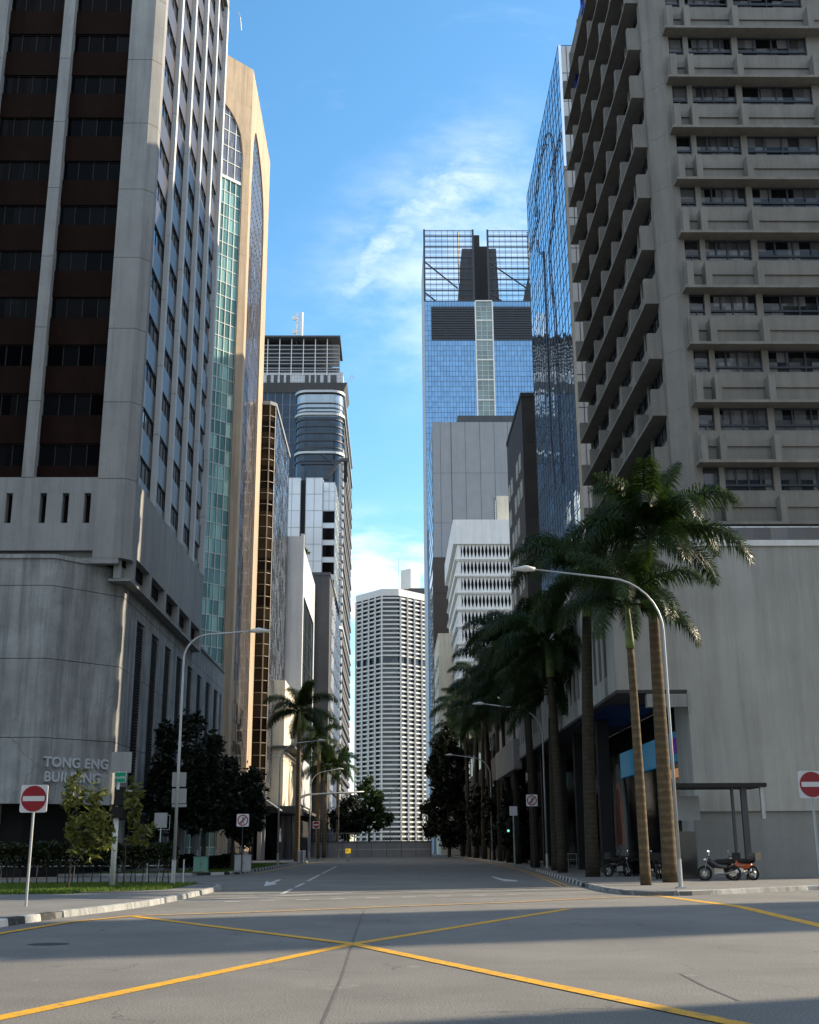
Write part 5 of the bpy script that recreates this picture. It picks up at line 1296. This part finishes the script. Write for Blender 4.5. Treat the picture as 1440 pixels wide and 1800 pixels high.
tag(mb.build('railing', M['pole_w'], None), 'pale tube railing under the dark trees on the left', 'railing')
# dark shelter frame before the rendered wall
T = thing('shelter_frame', 'dark flat-topped shelter frame on slim posts in front of the rendered wall', 'shelter', (15.5, 54, KH_))
a, b = at(1185, 1380, 54), at(1343, 1378, 54)
mb = MB(); mb.wbox(a.x, b.x, 53.6, 56.2, a.z - .12, a.z + .06); mb.build('roof', M['char'], T)
for px in (1286, 1306):
    q = at(px, 1400, 54); mb = MB(); mb.wbox(q.x - (.05 if px < 1300 else .13), q.x + (.05 if px < 1300 else .13), 53.8, 54.0, KH_, a.z - .12); mb.build('post', M['dgrey'], T)
q = at(1338, 1400, 54); mb = MB(); mb.wbox(q.x - .08, q.x + .08, 53.8, 53.95, a.z - 1.5, a.z - .12); mb.build('drop_post', M['steel'], T)
q = at(1213, 1420, 55); mb = MB(); mb.wbox(q.x - .62, q.x + .6, 55.6, 55.7, q.z - .55, q.z + .55); mb.build('glass_panel', M['sign_bk'], T)
q = at(1205, 1470, 55); mb = MB(); mb.wbox(q.x - .75, q.x + .6, 55.5, 56.4, KH_, KH_ + 2.1)
tag(mb.build('kiosk_cabinet', M['bike'], None), 'black cabinet with one small light mark beside the sunlit lamp', 'cabinet')
# motorcycles
def motorbike(x, y, rz, label, m_body):
    T = thing('motorcycle', label, 'motorcycle', (x, y, KH_), 'motorcycles parked by the rendered wall', rz)
    o = Vector((0, 0, 0))
    def B(mb, name, m_, parent=None, smooth=False):
        ob = mb.build(name, m_, None, smooth, loc=(0, 0, 0)); ob.parent = parent or T; return ob
    for wx in (-.62, .62):
        mb = MB(); k = 24; mb.tube([(wx + .27 * math.cos(2 * math.pi * i / k), 0, .3 + .27 * math.sin(2 * math.pi * i / k)) for i in range(k + 1)], .055, 8); w = B(mb, 'wheel', M['rubber'], None, True)
        mb = MB(); mb.tube([(wx, -.05, .3), (wx, .05, .3)], .12, 14)
        for i in range(6): a = i * math.pi / 3; mb.tube([(wx, 0, .3), (wx + .25 * math.cos(a), 0, .3 + .25 * math.sin(a))], .012, 4)
        B(mb, 'rim', M['chrome'], w)
    mb = MB(); mb.tube([(-.55, 0, .62), (-.2, 0, .55), (.1, 0, .6), (.38, 0, .78), (.52, 0, .9)], [.09, .16, .17, .13, .08], 10); B(mb, 'body', m_body, None, True)
    mb = MB(); mb.tube([(-.72, 0, .80), (-.4, 0, .80), (.0, 0, .77), (.16, 0, .80)], [.07, .13, .13, .06], 10); B(mb, 'seat', M['rubber'], None, True)
    mb = MB(); mb.wbox(-.2, .2, -.14, .14, .26, .52); mb.tube([(.1, .16, .3), (-.3, .18, .3), (-.7, .2, .42)], [.035, .04, .06], 8); B(mb, 'engine', M['chrome'])
    mb = MB()
    for s in (-.08, .08): mb.tube([(.62, s, .3), (.46, s, .95)], .025, 6)
    B(mb, 'fork', M['chrome'])
    mb = MB(); mb.tube([(.36, -.36, 1.02), (.46, -.15, .98), (.46, .15, .98), (.36, .36, 1.02)], .02, 6); B(mb, 'handlebar', M['dark'])
    mb = MB(); mb.tube([(.5, 0, .86), (.62, 0, .86)], [.1, .09], 12); B(mb, 'headlight', M['chrome'], None, True)
    mb = MB(); mb.wbox(-.95, -.6, -.2, .2, .84, 1.16); B(mb, 'top_box', M['bike'])
    for s in (-1, 1): mb = MB(); mb.tube([(.42, s * .28, 1.0), (.40, s * .34, 1.2)], .008, 5); mb.tube([(.39, s * .34, 1.19), (.42, s * .34, 1.24)], .05, 8); B(mb, 'mirror', M['chrome'])
motorbike(at(1262, 1500, 52.6).x, 52.6, R(160), 'black chrome motorcycle parked under the dark shelter frame', M['bike'])
motorbike(at(1290, 1500, 53.2).x + .35, 53.4, R(125), 'orange and black motorcycle parked by the shelter post', M['bikered'])
motorbike(at(1160, 1500, 55).x, 55.4, R(70), 'dark motorcycle parked behind the thick palm trunk', M['bike'])
motorbike(at(1078, 1500, 60).x + .3, 60.5, R(30), 'dark motorcycle parked between the third palm and the slim sunlit palm', M['bike'])
q = at(1325, 1510, 54); mb = MB(); mb.wbox(q.x - 3.2, q.x + .2, 53.0, 53.15, .0, .1)

# ================================================================== CITY BEYOND THE FRAME (shades the crossing)
city_block(92, 104, 58.5, 64.8, 120, M['conc'], 'slim concrete office slab far to the right along the cross street, outside the frame')
city_block(24.5, 44, 131, 149.5, 82, M['grey'], 'tall grey office block hidden behind the mirror glass building')
city_block(-75, -19, -50, 17, 62, M['dgrey'], 'unseen dark grey block added behind the viewer on the near left corner to dim the street')  # added out of view, darkens the street and its reflections
city_block(44, 70, -30, 27.9, 60, M['cream'], 'beige office block across the cross street on the right, outside the frame')

# ================================================================== LIGHT, SKY, CAMERA
SUN_EL, SUN_AZ = R(28), R(20)            # azimuth measured from +X towards +Y
sdir = Vector((math.cos(SUN_EL) * math.cos(SUN_AZ), math.cos(SUN_EL) * math.sin(SUN_AZ), math.sin(SUN_EL)))
su_ = bpy.data.lights.new('sun', 'SUN'); su_.energy = SUNP; su_.angle = R(.5); su_.color = (1, .84, .62)
so_ = bpy.data.objects.new('sun', su_); coll.objects.link(so_); so_.rotation_euler = sdir.to_track_quat('Z', 'Y').to_euler(); so_.location = (60, 40, 150)
w = bpy.data.worlds.new('World'); scene.world = w; w.use_nodes = True
nt = w.node_tree; L = nt.links.new; bg = nt.nodes['Background']
sky = _n(nt, 'ShaderNodeTexSky', sky_type='NISHITA'); sky.sun_disc = False; sky.sun_elevation = SUN_EL; sky.sun_rotation = math.pi / 2 - SUN_AZ
sky.air_density = 1.0; sky.dust_density = .6; sky.ozone_density = 2.2; sky.altitude = 20
hs = _n(nt, 'ShaderNodeHueSaturation'); hs.inputs['Saturation'].default_value = SKY_SAT; hs.inputs['Value'].default_value = 1.06; hs.inputs['Hue'].default_value = .489
L(sky.outputs[0], hs.inputs['Color'])
tc = _n(nt, 'ShaderNodeTexCoord'); sep = _n(nt, 'ShaderNodeSeparateXYZ'); L(tc.outputs['Generated'], sep.inputs[0])
def math_(op, a, b=None, clamp=False):
    m = _n(nt, 'ShaderNodeMath', operation=op); m.use_clamp = clamp
    for i, v in enumerate((a, b)):
        if v is None: continue
        if isinstance(v, (int, float)): m.inputs[i].default_value = v
        else: L(v, m.inputs[i])
    return m.outputs[0]
yy = math_('MAXIMUM', sep.outputs['Y'], .05); u = math_('DIVIDE', sep.outputs['X'], yy); v = math_('DIVIDE', sep.outputs['Z'], yy)
def sm(x, a, b):
    m = _n(nt, 'ShaderNodeMapRange', interpolation_type='SMOOTHSTEP'); m.inputs['From Min'].default_value = a; m.inputs['From Max'].default_value = b; L(x, m.inputs['Value']); return m.outputs['Result']
cmb = _n(nt, 'ShaderNodeCombineXYZ'); L(u, cmb.inputs[0]); L(v, cmb.inputs[1])
def nz(sc, scale, rot=0, detail=7, rough=.62, dist=0.0, loc=(0, 0, 0)):
    mp = _n(nt, 'ShaderNodeMapping'); mp.inputs['Scale'].default_value = sc; mp.inputs['Rotation'].default_value = (0, 0, rot); mp.inputs['Location'].default_value = loc
    L(cmb.outputs[0], mp.inputs['Vector']); n = _n(nt, 'ShaderNodeTexNoise'); n.inputs['Scale'].default_value = scale; n.inputs['Detail'].default_value = detail; n.inputs['Roughness'].default_value = rough; n.inputs['Distortion'].default_value = dist
    L(mp.outputs[0], n.inputs['Vector']); return n.outputs['Fac']
# wispy streak rising to the right, thin veil, cumulus low down
su1, sv1 = ray(610, 500), ray(850, 270)
ua, va, ub, vb = su1.x / su1.y, su1.z / su1.y, su1.x and sv1.x / sv1.y, sv1.z / sv1.y
dx, dy = ub - ua, vb - va; ln = math.hypot(dx, dy); dx, dy = dx / ln, dy / ln
du_, dv_ = math_('SUBTRACT', u, ua), math_('SUBTRACT', v, va)
along_ = math_('ADD', math_('MULTIPLY', du_, dx), math_('MULTIPLY', dv_, dy)); across = math_('ADD', math_('MULTIPLY', du_, -dy), math_('MULTIPLY', dv_, dx))
wob = nz((1, 1, 1), 9, 0, 6); across2 = math_('ADD', across, math_('MULTIPLY', math_('SUBTRACT', wob, .5), .09))
wid = math_('ADD', .012, math_('MULTIPLY', sm(along_, 0.0, ln * 1.3), .032))
band = math_('SUBTRACT', 1.0, sm(math_('DIVIDE', math_('ABSOLUTE', across2), wid), .15, 1.25)); ends = math_('MULTIPLY', sm(along_, -.05, .03), math_('SUBTRACT', 1.0, sm(along_, ln * .75, ln * 1.45)))
tex = sm(nz((1, 2.2, 1), 16, math.atan2(dy, dx), 8, .68, .6), .32, .72)
streak = math_('MULTIPLY', math_('MULTIPLY', band, ends), math_('ADD', .25, math_('MULTIPLY', tex, .75)))
side = math_('MULTIPLY', math_('SUBTRACT', 1.0, sm(math_('ABSOLUTE', math_('SUBTRACT', across2, -.05)), .02, .15)), math_('MULTIPLY', sm(along_, -.1, .05), math_('SUBTRACT', 1.0, sm(along_, ln * .8, ln * 1.6))))
veil = math_('MULTIPLY', sm(nz((1, 1.6, 1), 5, .5, 7, .62, .5), .55, .85), .16)
soft = math_('MULTIPLY', math_('MULTIPLY', side, sm(nz((1, 2, 1), 9, .8, 7), .3, .75)), .36)
lowm = math_('MULTIPLY', math_('SUBTRACT', 1.0, sm(v, .19, .315)), sm(nz((1, 2.2, 1), 8, 0, 8, .6, .2, (3.1, .4, 0)), .45, .68))
cl = math_('MAXIMUM', math_('MULTIPLY', streak, .40), math_('MAXIMUM', math_('MAXIMUM', veil, soft), lowm), True)
mix = _n(nt, 'ShaderNodeMix', data_type='RGBA'); back = sm(sep.outputs['Y'], .30, -.15)
nb_ = _n(nt, 'ShaderNodeTexNoise'); nb_.inputs['Scale'].default_value = 2.6; nb_.inputs['Detail'].default_value = 8; L(tc.outputs['Generated'], nb_.inputs['Vector'])
fill_bank = math_('MULTIPLY', back, sm(nb_.outputs['Fac'], .34, .56))
fill_bank = math_('MULTIPLY', fill_bank, FILL_BANK)  # white cloud added behind the camera to brighten the shaded faces
cl = math_('MAXIMUM', cl, fill_bank)
L(cl, mix.inputs['Factor']); L(hs.outputs[0], mix.inputs['A']); mix.inputs['B'].default_value = CLOUD
L(mix.outputs['Result'], bg.inputs['Color']); bg.inputs['Strength'].default_value = SKY
cam = bpy.data.cameras.new('camera'); co = bpy.data.objects.new('camera', cam); coll.objects.link(co)
cam.sensor_fit = 'HORIZONTAL'; cam.sensor_width = 36; cam.lens = 36 * F / 1440; cam.clip_end = 6000; cam.clip_start = .1
fw = ray(720, 900).normalized(); rt = (ray(721, 900) - ray(719, 900)).normalized(); upv = rt.cross(fw)
co.matrix_world = Matrix.Translation((0, 0, EYE)) @ Matrix((rt, upv, -fw)).transposed().to_4x4()
scene.camera = co
for p in frond_protos:
    if p.parent is None: bpy.data.objects.remove(p)
vs = scene.view_settings; scene.display_settings.display_device = 'sRGB'; vs.view_transform = 'Standard'; vs.look = 'None'; vs.gamma = 1; vs.exposure = EXPO
cy = scene.cycles; cy.max_bounces = 6; cy.diffuse_bounces = 3; cy.glossy_bounces = 4; cy.transmission_bounces = 2; cy.use_denoising = True; cy.sample_clamp_indirect = 8
